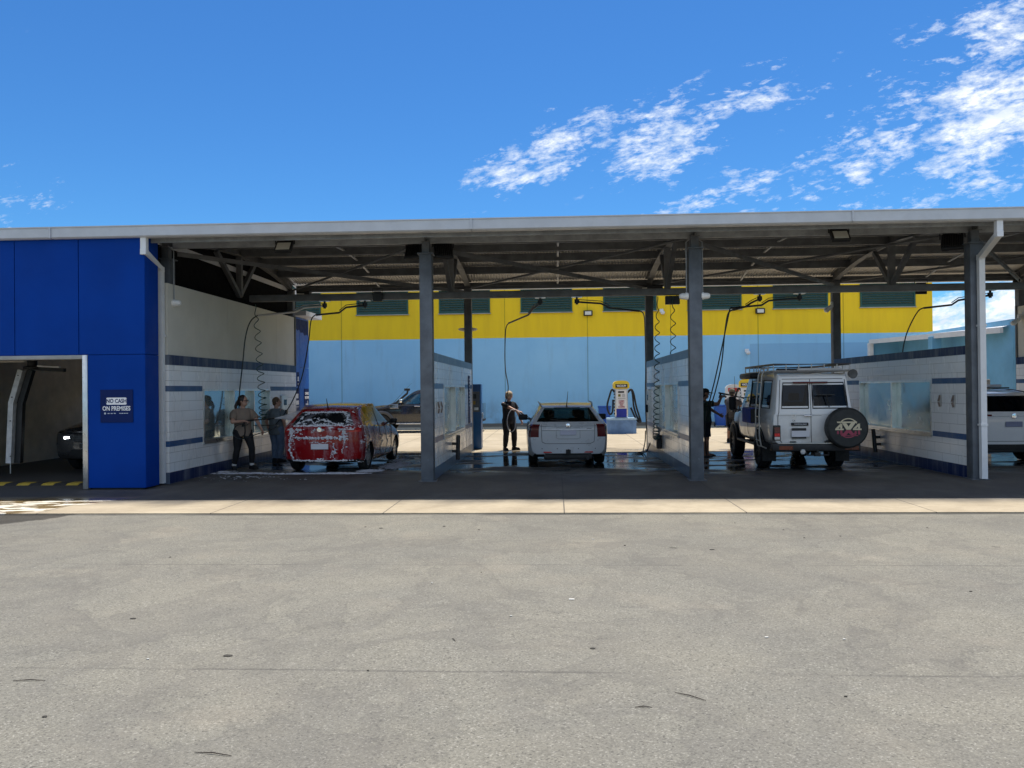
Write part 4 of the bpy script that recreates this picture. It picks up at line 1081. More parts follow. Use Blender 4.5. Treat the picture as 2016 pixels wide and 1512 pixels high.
SILV = M('silver_white_paint', (.60, .63, .66), .28, .1, .03, 2., coat=1.)
def wagon():
    root = thing('silver_wagon', 'silver white station wagon seen from behind with tow bar and roof aerial', 'car', (.17, 19.28, 0), R(2.2))
    root.scale = (.93,)*3
    L = 4.9
    rg = [st(.05, .74, .26, .56, .64, .64), st(.22, .88, .19, .66, .74, .74), st(.8, .93, .17, .80, .80, .89), st(1.55, .945, .17, .92, .80, .99, yr=1.6),
          st(1.95, .948, .17, .94, .66, 1.41, yr=2.35), st(2.9, .948, .17, .96, .66, 1.476), st(3.8, .95, .17, .985, .65, 1.465, zm=.66),
          st(4.55, .935, .20, 1.0, .62, 1.405, yr=4.25, yb=4.5), st(4.80, .86, .29, .985, .60, 1.365, yr=4.40, yb=4.76, zm=.64)]
    c = Car(rg, L, .14, .10); U = 8
    wheels = [(x, L/2-y, .325, .325) for x in (-.80, .80) for y in (.95, 3.86)]
    mats = [SILV, BLACK, ARCHD, DGLASS, CGLASS, DGLASS, SMOKEL, SMOKEL, CLEARL]; mats += [mats[-1]]*(9-len(mats))+[mats[5]]
    def side(u, v, sd):
        if 3.08 < u < 3.95 and v > 5.1: return 4
        if 4.08 < v < 4.9 and (3.8 < u < 5.05 or 5.12 < u < 6.1 or 6.2 < u < 7.15): return 5 if sd > 0 else 9
        if u > U-.62 and 2.2 < v < 3.95: return 6 if sd > 0 else 7
        if u < .9 and 3. < v < 4.2: return 8
        return 1 if v < .4 else 0
    def cap(rear, v, t):
        if rear:
            if 4.12 < v < 5.45 and abs(t) < .93: return 3
            if 2.2 < v < 3.95 and abs(t) > .76: return 6 if t > 0 else 7
            return 1 if v < .35 and abs(t) < .75 else 0
        return 1 if (1.2 < v < 2.2 and abs(t) < .6) or v < .4 else (8 if 2.8 < v < 4 and abs(t) > .6 else 0)
    c.shell(side, cap, wheels, 1.16, mats, [('body', [0, 1, 2]), ('rear_window', 3), ('windscreen', 4), ('side_windows', 5), ('side_windows', 9), ('tail_light', 6), ('tail_light', 7), ('headlights', 8)], root)
    g = MB(); gap = .005
    c.line(g, [(1.75, -.70), (1.62, -.6), (1.62, .6), (1.75, .70)], gap, cap=True); c.line(g, [(1.75, .70), (4., .745)], gap, cap=True); c.line(g, [(1.75, -.70), (4., -.745)], gap, cap=True)
    for u in (3.7, 5.1, 6.15): c.line(g, [(u, .5), (u, 4.)], gap)
    g.build('shut_lines', PANELG, root)
    q = MB().tube([c.C(2.75, -.70+1.4*k/14, True, .012) for k in range(15)], .016, 8); q.build('chrome_strip', M('pale_chrome', (.80, .81, .83), .35, .35), root, smooth=50)
    m = MB(); z0 = c.C(2.45, 0, True, .006)
    rim = [c.C(2.95, -.32, True, .004), c.C(2.95, .32, True, .004), c.C(2.1, .32, True, .004), c.C(2.02, .25, True, .004), c.C(2.02, -.25, True, .004), c.C(2.1, -.32, True, .004)]
    m.tube(rim, .006, 5, close=True); m.build('plate_recess', M('silver_shadow_paint', (.30, .32, .34), .35), root)
    plate(root, c.C(2.52, 0, True, .016), .37, .12, M('lilac_plate', (.52, .52, .62), .4, 0, .05))
    o = MB().lathe((0, 0, 0), (0, -1, 0), [(.055, 0), (.055, .008), (.046, .012), (.046, .006), (.02, .008), (0, .012)], 22).build('badge', CHROME, root, smooth=40); o.location = c.C(3.72, 0, True, 0)
    o = text('VZ', .03, PANELG, root, c.C(2.84, .58, True, .006), FACE_CAM, 'badge_text') if False else MB().box(-.06, .06, -.002, 0, -.008, .008).build('badge_strip', PANELG, root)
    o.location = c.C(2.82, .56, True, .004)
    for t in (-.58, .58):
        p = c.C(.62, t, True, .006); MB().rbox(p.x-.11, p.x+.11, p.y-.004, p.y+.01, p.z-.016, p.z+.016, .004).build('reflector', M('red_reflector', (.5, .03, .03), .2), root)
    m = MB()
    for t in (-.72, -.30, .28, .75): p = c.C(1.15, t, True, .0); m.lathe(p, (0, -1, 0), [(.011, 0), (.011, .004), (0, .004)], 10)
    m.build('parking_sensors', PANELG, root)
    m = MB(); y = c.C(.3, 0, True).y; m.rbox(-.055, .055, y-.06, y+.25, .28, .40, .01); m.tube([(0, y, .30), (0, y-.10, .30), (0, y-.10, .36)], .022, 8); m.ell((0, y-.10, .385), (.028, .028, .028), 10, 8); m.build('tow_bar', BLACK, root, smooth=40)
    m = MB(); m.rbox(-.56, .56, y+.06, y+.3, .16, .30, .03); m.tube([(.45, y+.3, .19), (.45, y-.0, .19)], .035, 10); m.tube([(-.7, y+.95, .3), (.7, y+.95, .3)], .06, 10); m.build('underbody', BLACK, root, smooth=40)
    mk = wheel_mesh(.325, .22, .235, 5, ALLOY)
    for x, y, z, r in wheels: mk(root, x, y, z)
    p = c.P(7.5, 7, 1); MB().tube([p+Vector((0, 0, -.01)), p+Vector((0, 0, .03)), p+Vector((.03, -.05, .36))], [.03, .012, .004], 8).build('antenna', BLACK, root)
    for sd in (1, -1):
        MB().tube([c.P(u, 5.25, sd, .025) for u in (4.6, 5, 5.6, 6.2, 6.8, 7.4)], .013, 6).build('roof_rail', M('grey_rail', (.15, .15, .16), .4, .4), root, smooth=50)
    MB().tube([c.C(5.62, -.55, True, .01), c.C(5.66, 0, True, .015), c.C(5.62, .55, True, .01)], .012, 6).build('window_seal', PANELG, root)
    a, b_ = c.C(4.22, .0, True, .012), c.C(4.32, -.55, True, .014); MB().bar(a, b_, .02, .014).build('rear_wiper', BLACK, root)
    mirror(c, root, 3.95, 4.15, [BLACK], (.12, .06, .075))
    seats(root, (.2, -.75), .38, .62)
    MB().rbox(-.7, .7, 1.0, 1.25, .75, .98, .08).build('dashboard', SEAT, root)
wagon()

WPAINT = M('white_car_paint', (.72, .725, .72), .3, 0, .03, 2., coat=.8)
def dusty(name, base):
    m, t, b = new_mat(name); P = t.new('ShaderNodeTexCoord').outputs['Object']; x, y, z = t.sep(P)
    n = t.noise(P, 2.6, 6, .65); k = t.math('MULTIPLY', t.ramp(z, .35, 1.25, 1., .0), t.ramp(n, .35, .65, .25, 1.))
    t.put(b.inputs['Base Color'], t.mix(t.math('MULTIPLY', k, .65), base, (.27, .235, .19))); t.put(b.inputs['Roughness'], t.math('ADD', .26, t.math('MULTIPLY', k, .4)))
    b.inputs['Coat Weight'].default_value = .6; return m
TROOP = dusty('dusty_white_paint', (.80, .80, .785))
def offroader():
    root = thing('white_off_roader', 'boxy white off-roader with roof rack, ladder and covered spare wheel', 'off-roader', (5.12, 18.15, 0), R(-1.5))
    root.scale = (.93,)*3
    L = 4.95; zr = 2.08
    rg = [st(.08, .60, .60, .92, .54, 1.0), st(.22, .74, .55, 1.10, .62, 1.14), st(.9, .80, .52, 1.16, .66, 1.20), st(1.42, .845, .52, 1.22, .70, 1.24),
          st(1.56, .865, .52, 1.25, .72, 1.98, yr=1.95), st(2.6, .872, .52, 1.27, .74, zr), st(3.7, .872, .52, 1.27, .74, zr, zm=.95),
          st(4.62, .868, .54, 1.27, .735, zr-.01), st(4.86, .845, .56, 1.27, .72, zr-.05, yr=4.78), st(4.90, .82, .57, 1.27, .70, zr-.08, yr=4.81)]
    c = Car(rg, L, .10, .012); U = 9
    wheels = [(x, L/2-y, .40, .40) for x in (-.78, .78) for y in (.80, 3.72)]
    mats = [TROOP, BLACK, ARCHD, PGLASS, CGLASS, PGLASS, PGLASS, CLEARL]; mats += [mats[-1]]*(9-len(mats))+[mats[5]]
    def side(u, v, sd):
        if 3.1 < u < 3.85 and v > 5.1: return 4
        if 4.1 < v < 4.86:
            if 3.55+.4*(v-4) < u < 4.85: return 4
            if 5.0 < u < 5.9 or 6.05 < u < 6.85: return 5 if sd > 0 else 9
        if u < .9 and 3. < v < 4.2: return 7
        return 1 if v < .35 else 0
    def cap(rear, v, t):
        if rear:
            if 4.12 < v < 4.90 and (-.86 < t < -.135 or -.02 < t < .90): return 3
            return 0
        return 1 if (1.4 < v < 3.4 and abs(t) < .7) else 0
    c.shell(side, cap, wheels, 1.16, mats, [('body', [0, 1, 2]), ('rear_window', 3), ('front_windows', 4), ('side_windows', 5), ('side_windows', 9), ('headlights', 7)], root)
    yb = -L/2                                                                  # rear face is near y = -2.45
    B = lambda m, n, ma, **k: m.build(n, ma, root, **k)
    g = MB()
    for t in (-.95, -.075, .95): c.line(g, [(.35, t*.93), (3.9, t*.97), (5.0, t)], .007, cap=True)
    c.line(g, [(.35, -.9), (.35, .9)], .006, cap=True); c.line(g, [(5.05, -.9), (5.05, .9)], .006, cap=True); c.line(g, [(2.9, -.95), (2.9, .2)], .003, cap=True)
    for u in (3.55, 4.92): c.line(g, [(u, .5), (u, 4.95)], .006)
    c.line(g, [(3.55, .5), (4.92, .5)], .006); c.line(g, [(4.92, 1.), (9, 1.)], .003)
    B(g, 'shut_lines', PANELG)
    rubs = MB()                                                                # window rubbers
    for t0, t1 in ((-.86, -.135), (-.02, .90)):
        rubs.tube([c.C(v, t, True, .006) for v, t in ((4.1, t0), (4.1, t1), (4.5, t1), (4.9, t1), (4.9, t0), (4.5, t0))], .014, 6, close=True)
    for u0, u1 in ((5.0, 5.9), (6.05, 6.85)):
        for sd in (1, -1): rubs.tube([c.P(u, v, sd, .004) for u, v in ((u0, 4.08), (u1, 4.08), (u1, 4.5), (u1, 4.88), (u0, 4.88), (u0, 4.5))], .014, 6, close=True)
    B(rubs, 'window_rubber', BLACK, smooth=50)
    # rear furniture
    for sd in (1, -1):
        x = sd*.765; lm = MB().rbox(x-.075, x+.075, yb+.02, yb+.16, .66, .98, .015); o = B(lm, 'tail_light', BLACK)
        MB().box(x-.055, x+.055, yb+.008, yb+.0195, .82, .94).build('lens', SMOKEL, o); MB().box(x-.055, x+.055, yb+.008, yb+.0195, .745, .81).build('lens', M('bright_red_lens', (.75, .02, .02), .2), o); MB().box(x-.055, x+.055, yb+.008, yb+.0195, .68, .735).build('lens', CLEARL, o)  # middle lens in a brighter red
    B(MB().rbox(-.47, -.12, yb-.005, yb+.05, .97, 1.035, .012), 'plate_lamp', BLACK)
    text('TOYOTA 4WD', .042, LWHITE, root, (-.29, yb-.008, 1.0), FACE_CAM, 'badge_text', width=.9)
    B(MB().box(-.46, -.17, yb-.001, yb+.03, .70, .92), 'plate_recess', BLACK)
    plate(root, (-.29, yb-.012, .80), .37, .13, PLATE)
    o = B(MB().rbox(-.21, -.06, yb-.025, yb+.02, 1.165, 1.195, .008), 'door_handle', CHROME)
    text('LX', .05, BLACK, root, (-.42, yb-.004, 1.075), FACE_CAM, 'badge_text'); B(MB().box(-.50, -.38, yb-.003, yb+.03, .625, .64), 'badge_strip', BLACK)
    m = MB().lathe((-.42, yb+.004, 1.165), (0, -1, 0), [(.040, 0), (.040, .006), (.034, .006), (.034, 0)], 18); B(m, 'badge', CHROME)
    B(MB().rbox(-.42, .30, yb+.05, yb+.1, 1.86, 1.90, .012), 'brake_light', SMOKEL)
    m = MB(); m.tube([(.30, yb-.02, 1.36), (.24, yb-.02, 1.62)], .012, 6); m.bar((.05, yb-.02, 1.62), (.42, yb-.02, 1.62), .03, .02); B(m, 'wiper', BLACK)
    # bumper, tow gear, mud flaps
    SB = M('black_bar_steel', (.022, .022, .023), .5, .3, .2, 9.)
    B(MB().rbox(-.90, .90, yb-.12, yb+.12, .44, .60, .02), 'rear_bumper', SB, smooth=30)
    B(MB().box(-.78, .80, yb-.125, yb+.02, .601, .612), 'step_strip', ALU)
    for x in (-.62, .72): B(MB().rbox(x-.14, x+.14, yb-.127, yb-.118, .47, .55, .003), 'bumper_lamp', M('dark_amber_lens', (.16, .03, .01), .2))
    for x in (-.28,): B(MB().lathe((x, yb-.12, .43), (0, -1, 0), [(.05, 0), (.055, .02), (.045, .03), (0, .032)], 18), 'reverse_lamp', CLEARL, smooth=40)
    m = MB(); m.rbox(-.06, .06, yb-.22, yb+.1, .34, .42, .01); m.tube([(-.2, yb-.1, .42), (-.2, yb-.13, .36), (.25, yb-.13, .36), (.25, yb-.1, .42)], .016, 6); m.tube([(0, yb-.2, .40), (0, yb-.2, .47)], .022, 8); B(m, 'tow_bar', SB)
    for x in (-.78, .78): B(MB().rbox(x-.15, x+.15, L/2-3.72-.56, L/2-3.72-.54, .16, .58, .006, 1), 'mud_flap', RUB)
    m = MB(); m.tube([(-.72, L/2-3.72, .38), (.72, L/2-3.72, .38)], .06, 10); m.ell((.1, L/2-3.72, .38), (.17, .16, .16), 14, 10); m.tube([(-.72, L/2-.8, .38), (.72, L/2-.8, .38)], .05, 10); m.rbox(-.4, .4, -1.5, .8, .34, .55, .03); m.tube([(.55, -1.9, .48), (.4, -2.3, .4)], .04, 8); B(m, 'axles', ARCHD, smooth=40)
    # spare wheel under a printed cover
    sx, sz, sr = .60, .93, .425
    sp = B(MB().lathe((sx, yb-.03, sz), (0, -1, 0), [(0, 0), (sr*.9, .0), (sr*.985, .03), (sr, .09), (sr, .17), (sr*.975, .22), (sr*.90, .245), (sr*.55, .25), (0, .25)], 48), 'spare_wheel_cover', M('black_vinyl', (.016, .018, .018), .55, 0, .2, 5., .15, 14), smooth=35)
    yf = yb-.285
    def arc(r0, r1, a0, a1): return [(sx+r0*math.cos(R(a)), sz+r0*math.sin(R(a))) for a in range(a0, a1+1, 6)]+[(sx+r1*math.cos(R(a)), sz+r1*math.sin(R(a))) for a in range(a1, a0-1, -6)]
    GD = M('cream_print', (.66, .58, .40), .5, 0, .05); PK = M('crimson_print', (.34, .045, .085), .5, 0, .05)
    up = MB(); dn = MB(); z0 = sz-.055
    for r0, r1 in ((.205, .185),): up.prism(arc(r0, r1, 30, 150), 1, yf, yf+.004); dn.prism(arc(r0, r1, 210, 330), 1, yf, yf+.004)
    dn.prism(arc(.17, .155, 215, 325), 1, yf, yf+.004)
    # the two fours and the X, split into a cream upper half and a crimson lower half
    up.prism([(sx-.23, sz+.135), (sx+.18, sz+.135), (sx+.155, sz+.105), (sx-.22, sz+.105)], 1, yf, yf+.004)
    for d in (-1, 1):
        cx = sx+d*.178
        up.prism([(cx+.02, sz+.09), (cx+.062, sz+.09), (cx-.022, sz-.01), (cx-.082, sz-.01)], 1, yf, yf+.004)
        up.box(cx-.085, cx+.085, yf, yf+.004, sz-.042, sz-.012); up.box(cx+.015, cx+.055, yf, yf+.004, sz-.01, sz+.075)
        dn.box(cx+.015, cx+.055, yf, yf+.004, sz-.135, sz-.045); dn.box(cx-.05, cx-.015, yf, yf+.004, sz-.125, sz-.06)
    up.prism([(sx-.125, sz+.10), (sx-.04, sz+.10), (sx+.045, sz-.035), (sx-.04, sz-.035)], 1, yf-.0012, yf+.003)
    up.prism([(sx+.075, sz+.134), (sx+.165, sz+.134), (sx+.044, sz-.034), (sx-.039, sz-.034)], 1, yf-.0022, yf+.003)
    dn.prism([(sx-.04, sz-.042), (sx+.045, sz-.042), (sx+.125, sz-.14), (sx+.04, sz-.14)], 1, yf-.0012, yf+.003)
    dn.prism([(sx+.044, sz-.043), (sx-.039, sz-.043), (sx-.15, sz-.165), (sx-.06, sz-.165)], 1, yf-.0022, yf+.003)
    dn.prism([(sx-.16, sz-.165), (sx+.20, sz-.165), (sx+.185, sz-.15), (sx-.13, sz-.15)], 1, yf, yf+.004)
    up.build('cover_emblem', GD, sp); dn.build('cover_emblem', PK, sp)
    B(MB().bar((.2, yb-.05, .62), (.62, yb-.05, .80), .07, .05), 'spare_carrier', SB)
    # left side gear
    cp = M('blue_recovery_board', (.015, .06, .42), .45, 0, .1)
    for k in range(2):
        m = MB(); x = -.90-.09*k; m.rbox(x-.035, x+.035, -1.12, -.22, .96, 1.32, .015)
        for i in range(12): m.rbox(x-.046, x-.035, -1.10+i*.075, -1.06+i*.075, .98, 1.30, .004, 1)
        B(m, 'recovery_board', cp)
    B(MB().rbox(-1.03, -.86, -1.16, -1.125, .98, 1.30, .01), 'board_bracket', BLACK)
    LD = M('ladder_alloy', (.50, .49, .46), .35, .6, .1, 9.)
    m = MB(); ya, yc = -1.52, -1.86
    for y in (ya, yc): m.tube([(-.76, y, 2.22), (-.87, y, 2.20), (-.93, y, 2.05), (-1.0, y, 1.25), (-1.0, y, .72), (-.97, y-.02, .50), (-.86, y-.04, .45)], .017, 8)
    for z in (.62, .88, 1.14, 1.40, 1.64, 1.90): xx = -1.0 if z < 1.25 else -1.0+(z-1.25)*.09; m.tube([(xx, ya, z), (xx, yc, z)], .014, 6)
    B(m, 'ladder', LD, smooth=40)
    B(MB().rbox(-1.03, -.82, -1.15, .1, 1.985, 2.12, .05), 'awning_bag', BLACK, smooth=50)
    # rack
    RK = M('rack_alloy', (.48, .47, .45), .38, .6, .1, 9.); m = MB(); zb_, zt = 2.13, 2.27; x0, x1, y0, y1 = -.80, .78, -2.35, .45
    for z, r in ((zb_, .020),): m.tube([(x0, y0, z), (x1, y0, z), (x1, y1, z), (x0, y1, z)], r, 8, close=True)
    B(MB().tube([(x0, y0, zt), (x1, y0, zt), (x1, y1, zt), (x0, y1, zt)], .024, 8, close=True), 'rack_top_rail', M('dark_rack_rail', (.05, .05, .055), .4, .5))
    for k in range(7):
        y = y0+(y1-y0)*k/6
        for x in (x0, x1): m.tube([(x, y, zb_), (x, y, zt)], .012, 6)
        m.tube([(x0, y, zb_), (x1, y, zb_)], .018, 6)
    for k in range(1, 6):
        x = x0+(x1-x0)*k/6
        for y in (y0, y1): m.tube([(x, y, zb_), (x, y, zt)], .012, 6)
    for k in range(4):
        y = y0+.2+(y1-y0-.4)*k/3
        for x in (x0+.05, x1-.05): m.tube([(x, y, zb_), (x*.97, y, 2.0)], .016, 6)
    B(m, 'roof_rack', RK, smooth=40)
    B(MB().rbox(-.30, .62, yb+.12, yb+.24, 2.135, 2.19, .015), 'rack_light_tube', M('milky_tube', (.5, .5, .5), .4)); B(MB().rbox(-.72, -.32, yb+.12, yb+.26, 2.13, 2.185, .02), 'rolled_strap', BLACK)
    B(MB().lathe((.83, yb+.16, 2.06), (.15, -1, -.1), [(.05, -.08), (.085, -.02), (.10, .06), (.09, .07), (0, .05)], 18), 'work_lamp', M('grey_lamp_shell', (.11, .11, .11), .5), smooth=40)
    # front gear seen past the flank
    for sd in (1, -1):
        B(MB().rbox(sd*1.06-.085, sd*1.06+.085, L/2-1.72, L/2-1.58, 1.22, 1.56, .03), 'mirror', BLACK, smooth=50)
        m = MB(); 
        for z in (1.26, 1.50): m.tube([(sd*.84, L/2-1.62, z-.06), (sd*1.02, L/2-1.64, z)], .014, 6)
        B(m, 'mirror_arm', BLACK)
    m = MB()
    for x in (-.86, .86): m.tube([(x*.95, L/2-.35, .62), (x, L/2-.02, .70), (x, L/2+.06, 1.06), (x*.96, L/2-.14, 1.17), (x*.94, L/2-.45, 1.15)], .026, 8)
    m.rbox(-.86, .86, L/2-.05, L/2+.12, .60, .80, .03); m.tube([(-.5, L/2+.1, .8), (-.48, L/2+.06, 1.17), (.48, L/2+.06, 1.17), (.5, L/2+.1, .8)], .026, 8); B(m, 'bull_bar', SB, smooth=40)
    B(MB().tube([(-.66, L/2-.0, 1.1), (-.66, L/2-.0, 1.25), (-.68, L/2, 2.10)], [.02, .01, .004], 6), 'aerial', BLACK)
    for sd in (1, -1): B(MB().rbox(sd*.83-.06, sd*.83+.06, -.85, 1.2, .44, .50, .02), 'side_step', SB)
    m = MB()
    for x, y, z, r in wheels:
        q = [(math.copysign(.865, x), y+r*1.19*math.cos(R(a)), z+r*1.19*math.sin(R(a))) for a in range(10, 171, 10)]; m.tube(q, (.045, .022), 6)
    B(m, 'wheel_flare', BLACK, smooth=50)
    mk = wheel_mesh(.40, .27, .22, 8, M('dull_black_rim', (.03, .03, .03), .45, .4), knob=True)
    for x, y, z, r in wheels: mk(root, x, y, z)
    seats(root, (.5,), .38, 1.0)
offroader()

def suv_white():
    root = thing('white_suv', 'white SUV half hidden behind the last steel column', 'car', (9.60, 19.35, 0), R(0))
    root.scale = (.93,)*3
    L = 4.6
    rg = [st(.05, .72, .30, .70, .62, .80), st(.22, .86, .24, .82, .72, .90), st(.8, .91, .22, .96, .76, 1.04), st(1.35, .92, .22, 1.06, .78, 1.12, yr=1.4),
          st(1.7, .925, .22, 1.08, .66, 1.60, yr=2.15), st(2.6, .925, .22, 1.10, .66, 1.68), st(3.5, .928, .22, 1.13, .64, 1.66, zm=.75), st(4.25, .915, .25, 1.15, .60, 1.60, yr=4.05, yb=4.2), st(4.5, .85, .34, 1.12, .57, 1.55, yr=4.2, yb=4.45, zm=.72)]
    c = Car(rg, L, .12, .12); U = 8
    wheels = [(x, L/2-y, .35, .35) for x in (-.79, .79) for y in (.92, 3.58)]
    mats = [WPAINT, BLACK, ARCHD, PGLASS, CGLASS, PGLASS, SMOKEL, SMOKEL, CLEARL]; mats += [mats[-1]]*(9-len(mats))+[mats[5]]
    def side(u, v, sd):
        if 3.08 < u < 3.95 and v > 5.1: return 4
        if 4.08 < v < 4.9 and (3.8 < u < 5.05 or 5.12 < u < 6.1 or 6.2 < u < 7.0): return 5 if sd > 0 else 9
        if u > U-.6 and 3.3 < v < 3.95: return 6 if sd > 0 else 7
        return 1 if v < .9 else 0
    def cap(rear, v, t):
        if rear:
            if 4.12 < v < 5.4 and abs(t) < .93: return 3
            if 3.3 < v < 3.95 and abs(t) > .55: return 6 if t > 0 else 7
            return 1 if v < .95 else 0
        return 1 if v < 1 else 0
    c.shell(side, cap, wheels, 1.16, mats, [('body', [0, 1, 2]), ('rear_window', 3), ('windscreen', 4), ('side_windows', 5), ('side_windows', 9), ('tail_light', 6), ('tail_light', 7)], root)
    g = MB(); c.line(g, [(1.3, -.72), (1.3, .72)], .005, cap=True); c.line(g, [(1.3, .72), (4, .78)], .005, cap=True); c.line(g, [(1.3, -.72), (4, -.78)], .005, cap=True); g.build('shut_lines', PANELG, root)
    plate(root, c.C(2.5, 0, True, .014), .37, .12, M('blue_grey_plate', (.18, .20, .30), .4))
    o = MB().lathe((0, 0, 0), (0, -1, 0), [(.06, 0), (.06, .008), (.045, .010), (.045, .004), (0, .006)], 20).build('badge', CHROME, root, smooth=40); o.location = c.C(3.45, 0, True, 0)
    for sd in (1, -1): MB().tube([c.P(u, 5.2, sd, .04) for u in (4.4, 5, 5.8, 6.6, 7.2)], .016, 6).build('roof_rail', BLACK, root)
    m = MB()
    for y in (.1, -.9): m.rbox(-.68, .68, y-.03, y+.03, 1.70, 1.73, .01)
    m.build('roof_bar', BLACK, root)
    MB().rbox(-.45, .5, -.95, .15, 1.735, 1.80, .03).build('roof_load', M('pale_board', (.55, .56, .6), .4), root, smooth=40)
    MB().rbox(-.5, .5, -L/2+.15, -L/2+.4, .24, .36, .03).build('underbody', BLACK, root)
    mk = wheel_mesh(.35, .225, .23, 5, ALLOY)
    for x, y, z, r in wheels: mk(root, x, y, z)
suv_white()

def suv_dark():
    """faces the camera from inside the tunnel"""
    root = thing('dark_suv', 'wet dark grey SUV with one headlight on inside the wash tunnel', 'car', (-9.82, 18.55, 0), R(180))
    root.scale = (.95,)*3
    L = 4.75
    rg = [st(.06, .80, .32, .86, .66, .95), st(.16, .92, .28, .92, .76, 1.0), st(.75, .97, .26, 1.03, .82, 1.10), st(1.3, .98, .26, 1.10, .84, 1.16, yr=1.35),
          st(1.65, .98, .26, 1.12, .70, 1.66, yr=2.05), st(2.6, .98, .26, 1.14, .70, 1.76), st(3.6, .98, .26, 1.16, .68, 1.72), st(4.4, .96, .28, 1.16, .64, 1.64, yr=4.2), st(4.65, .88, .36, 1.12, .6, 1.58, yr=4.35)]
    c = Car(rg, L, .10, .08)
    wheels = [(x, L/2-y, .37, .37) for x in (-.83, .83) for y in (.92, 3.75)]
    DK = M('wet_charcoal_paint', (.045, .047, .054), .18, .4, .1, 3., coat=1.)
    mats = [DK, BLACK, ARCHD, PGLASS, CGLASS, PGLASS, SMOKEL, SMOKEL, CLEARL]; mats += [mats[-1]]*(9-len(mats))+[mats[5]]
    def side(u, v, sd):
        if 3.08 < u < 3.95 and v > 5.1: return 4
        if 4.08 < v < 4.9 and 3.8 < u < 7: return 5 if sd > 0 else 9
        return 1 if v < .9 else 0
    def cap(rear, v, t):
        if rear: return 3 if 4.1 < v < 5.4 else 0
        if v < .9: return 1
        return 0
    c.shell(side, cap, wheels, 1.15, mats, [('body', [0, 1, 2]), ('rear_window', 3), ('windscreen', 4), ('side_windows', 5), ('side_windows', 9)], root)
    vz = lambda z: c.z2v(z, False)
    def fpatch(z0, z1, t0, t1, name, mat, out=.012, n=10):
        m = MB(); v0, v1 = vz(z0), vz(z1)
        for k in range(n):
            a, b = t0+(t1-t0)*k/n, t0+(t1-t0)*(k+1)/n
            m.add([c.C(v0, a, False, out), c.C(v0, b, False, out), c.C(v1, b, False, out), c.C(v1, a, False, out)], [(0, 1, 2, 3)])
        return m.build(name, mat, root)
    fpatch(.70, .84, -.55, .55, 'grille', BLACK); fpatch(.40, .52, -.62, .62, 'lower_grille', BLACK)
    m = MB()
    for i in range(3):
        for k in range(19):
            t = -.53+k*.058+(.029 if i % 2 else 0); p = c.C(vz(.725+i*.045), t, False, .02); m.lathe(p, (0, 1, 0), [(.020, 0), (.020, .004), (.012, .004), (.012, 0)], 6)
    m.build('grille_mesh', M('dark_chrome', (.16, .16, .17), .3, .8), root)
    m = MB(); m.tube([c.C(vz(.85), -.56+1.12*k/8, False, .014) for k in range(9)], .010, 6); m.tube([c.C(vz(.69), -.56+1.12*k/8, False, .014) for k in range(9)], .010, 6); m.build('grille_frame', M('dark_chrome'), root)
    HL = emis('lit_headlamp', (.85, .93, 1.), 14.)
    fpatch(.73, .83, -.93, -.60, 'headlight', CLEARL); fpatch(.73, .83, .60, .93, 'headlight', M('dark_lamp', (.08, .08, .09), .1, .5))
    p = c.C(vz(.775), .80, False, .02); o = MB().lathe(p, (0, 1, -.05), [(.0, .004), (.02, .003), (.026, 0)], 14).build('lamp_beam', HL, root)
    MB().ell(c.C(vz(.785), .74, False, .012), (.085, .02, .022), 14, 8).build('lamp_beam', HL, root)
    pl = MB().rbox(-.26, .26, -.006, .006, -.062, .062, .004, 1).build('number_plate', M('dark_plate', (.03, .032, .034), .4), root); pl.location = c.C(vz(.60), 0, False, .02)
    fr = MB().tube([(-.25, .008, -.055), (.25, .008, -.055), (.25, .008, .055), (-.25, .008, .055)], .004, 4, close=True).build('plate_frame', M('grey_lettering', (.45, .5, .58), .5), pl)
    text('RR SPR', .10, LWHITE, pl, (0, .010, 0), (R(90), 0, R(180)), width=.9)
    for k, ch in enumerate('RANGE'): text(ch, .05, M('grey_lettering'), root, c.C(vz(.905), .42-.19*k, False, .014), (R(90), 0, R(180)), 'bonnet_letter')
    mk = wheel_mesh(.37, .24, .26, 7, ALLOY)
    for x, y, z, r in wheels: mk(root, x, y, z)
    mirror(c, root, 3.7, 4.2, DK)
suv_dark()

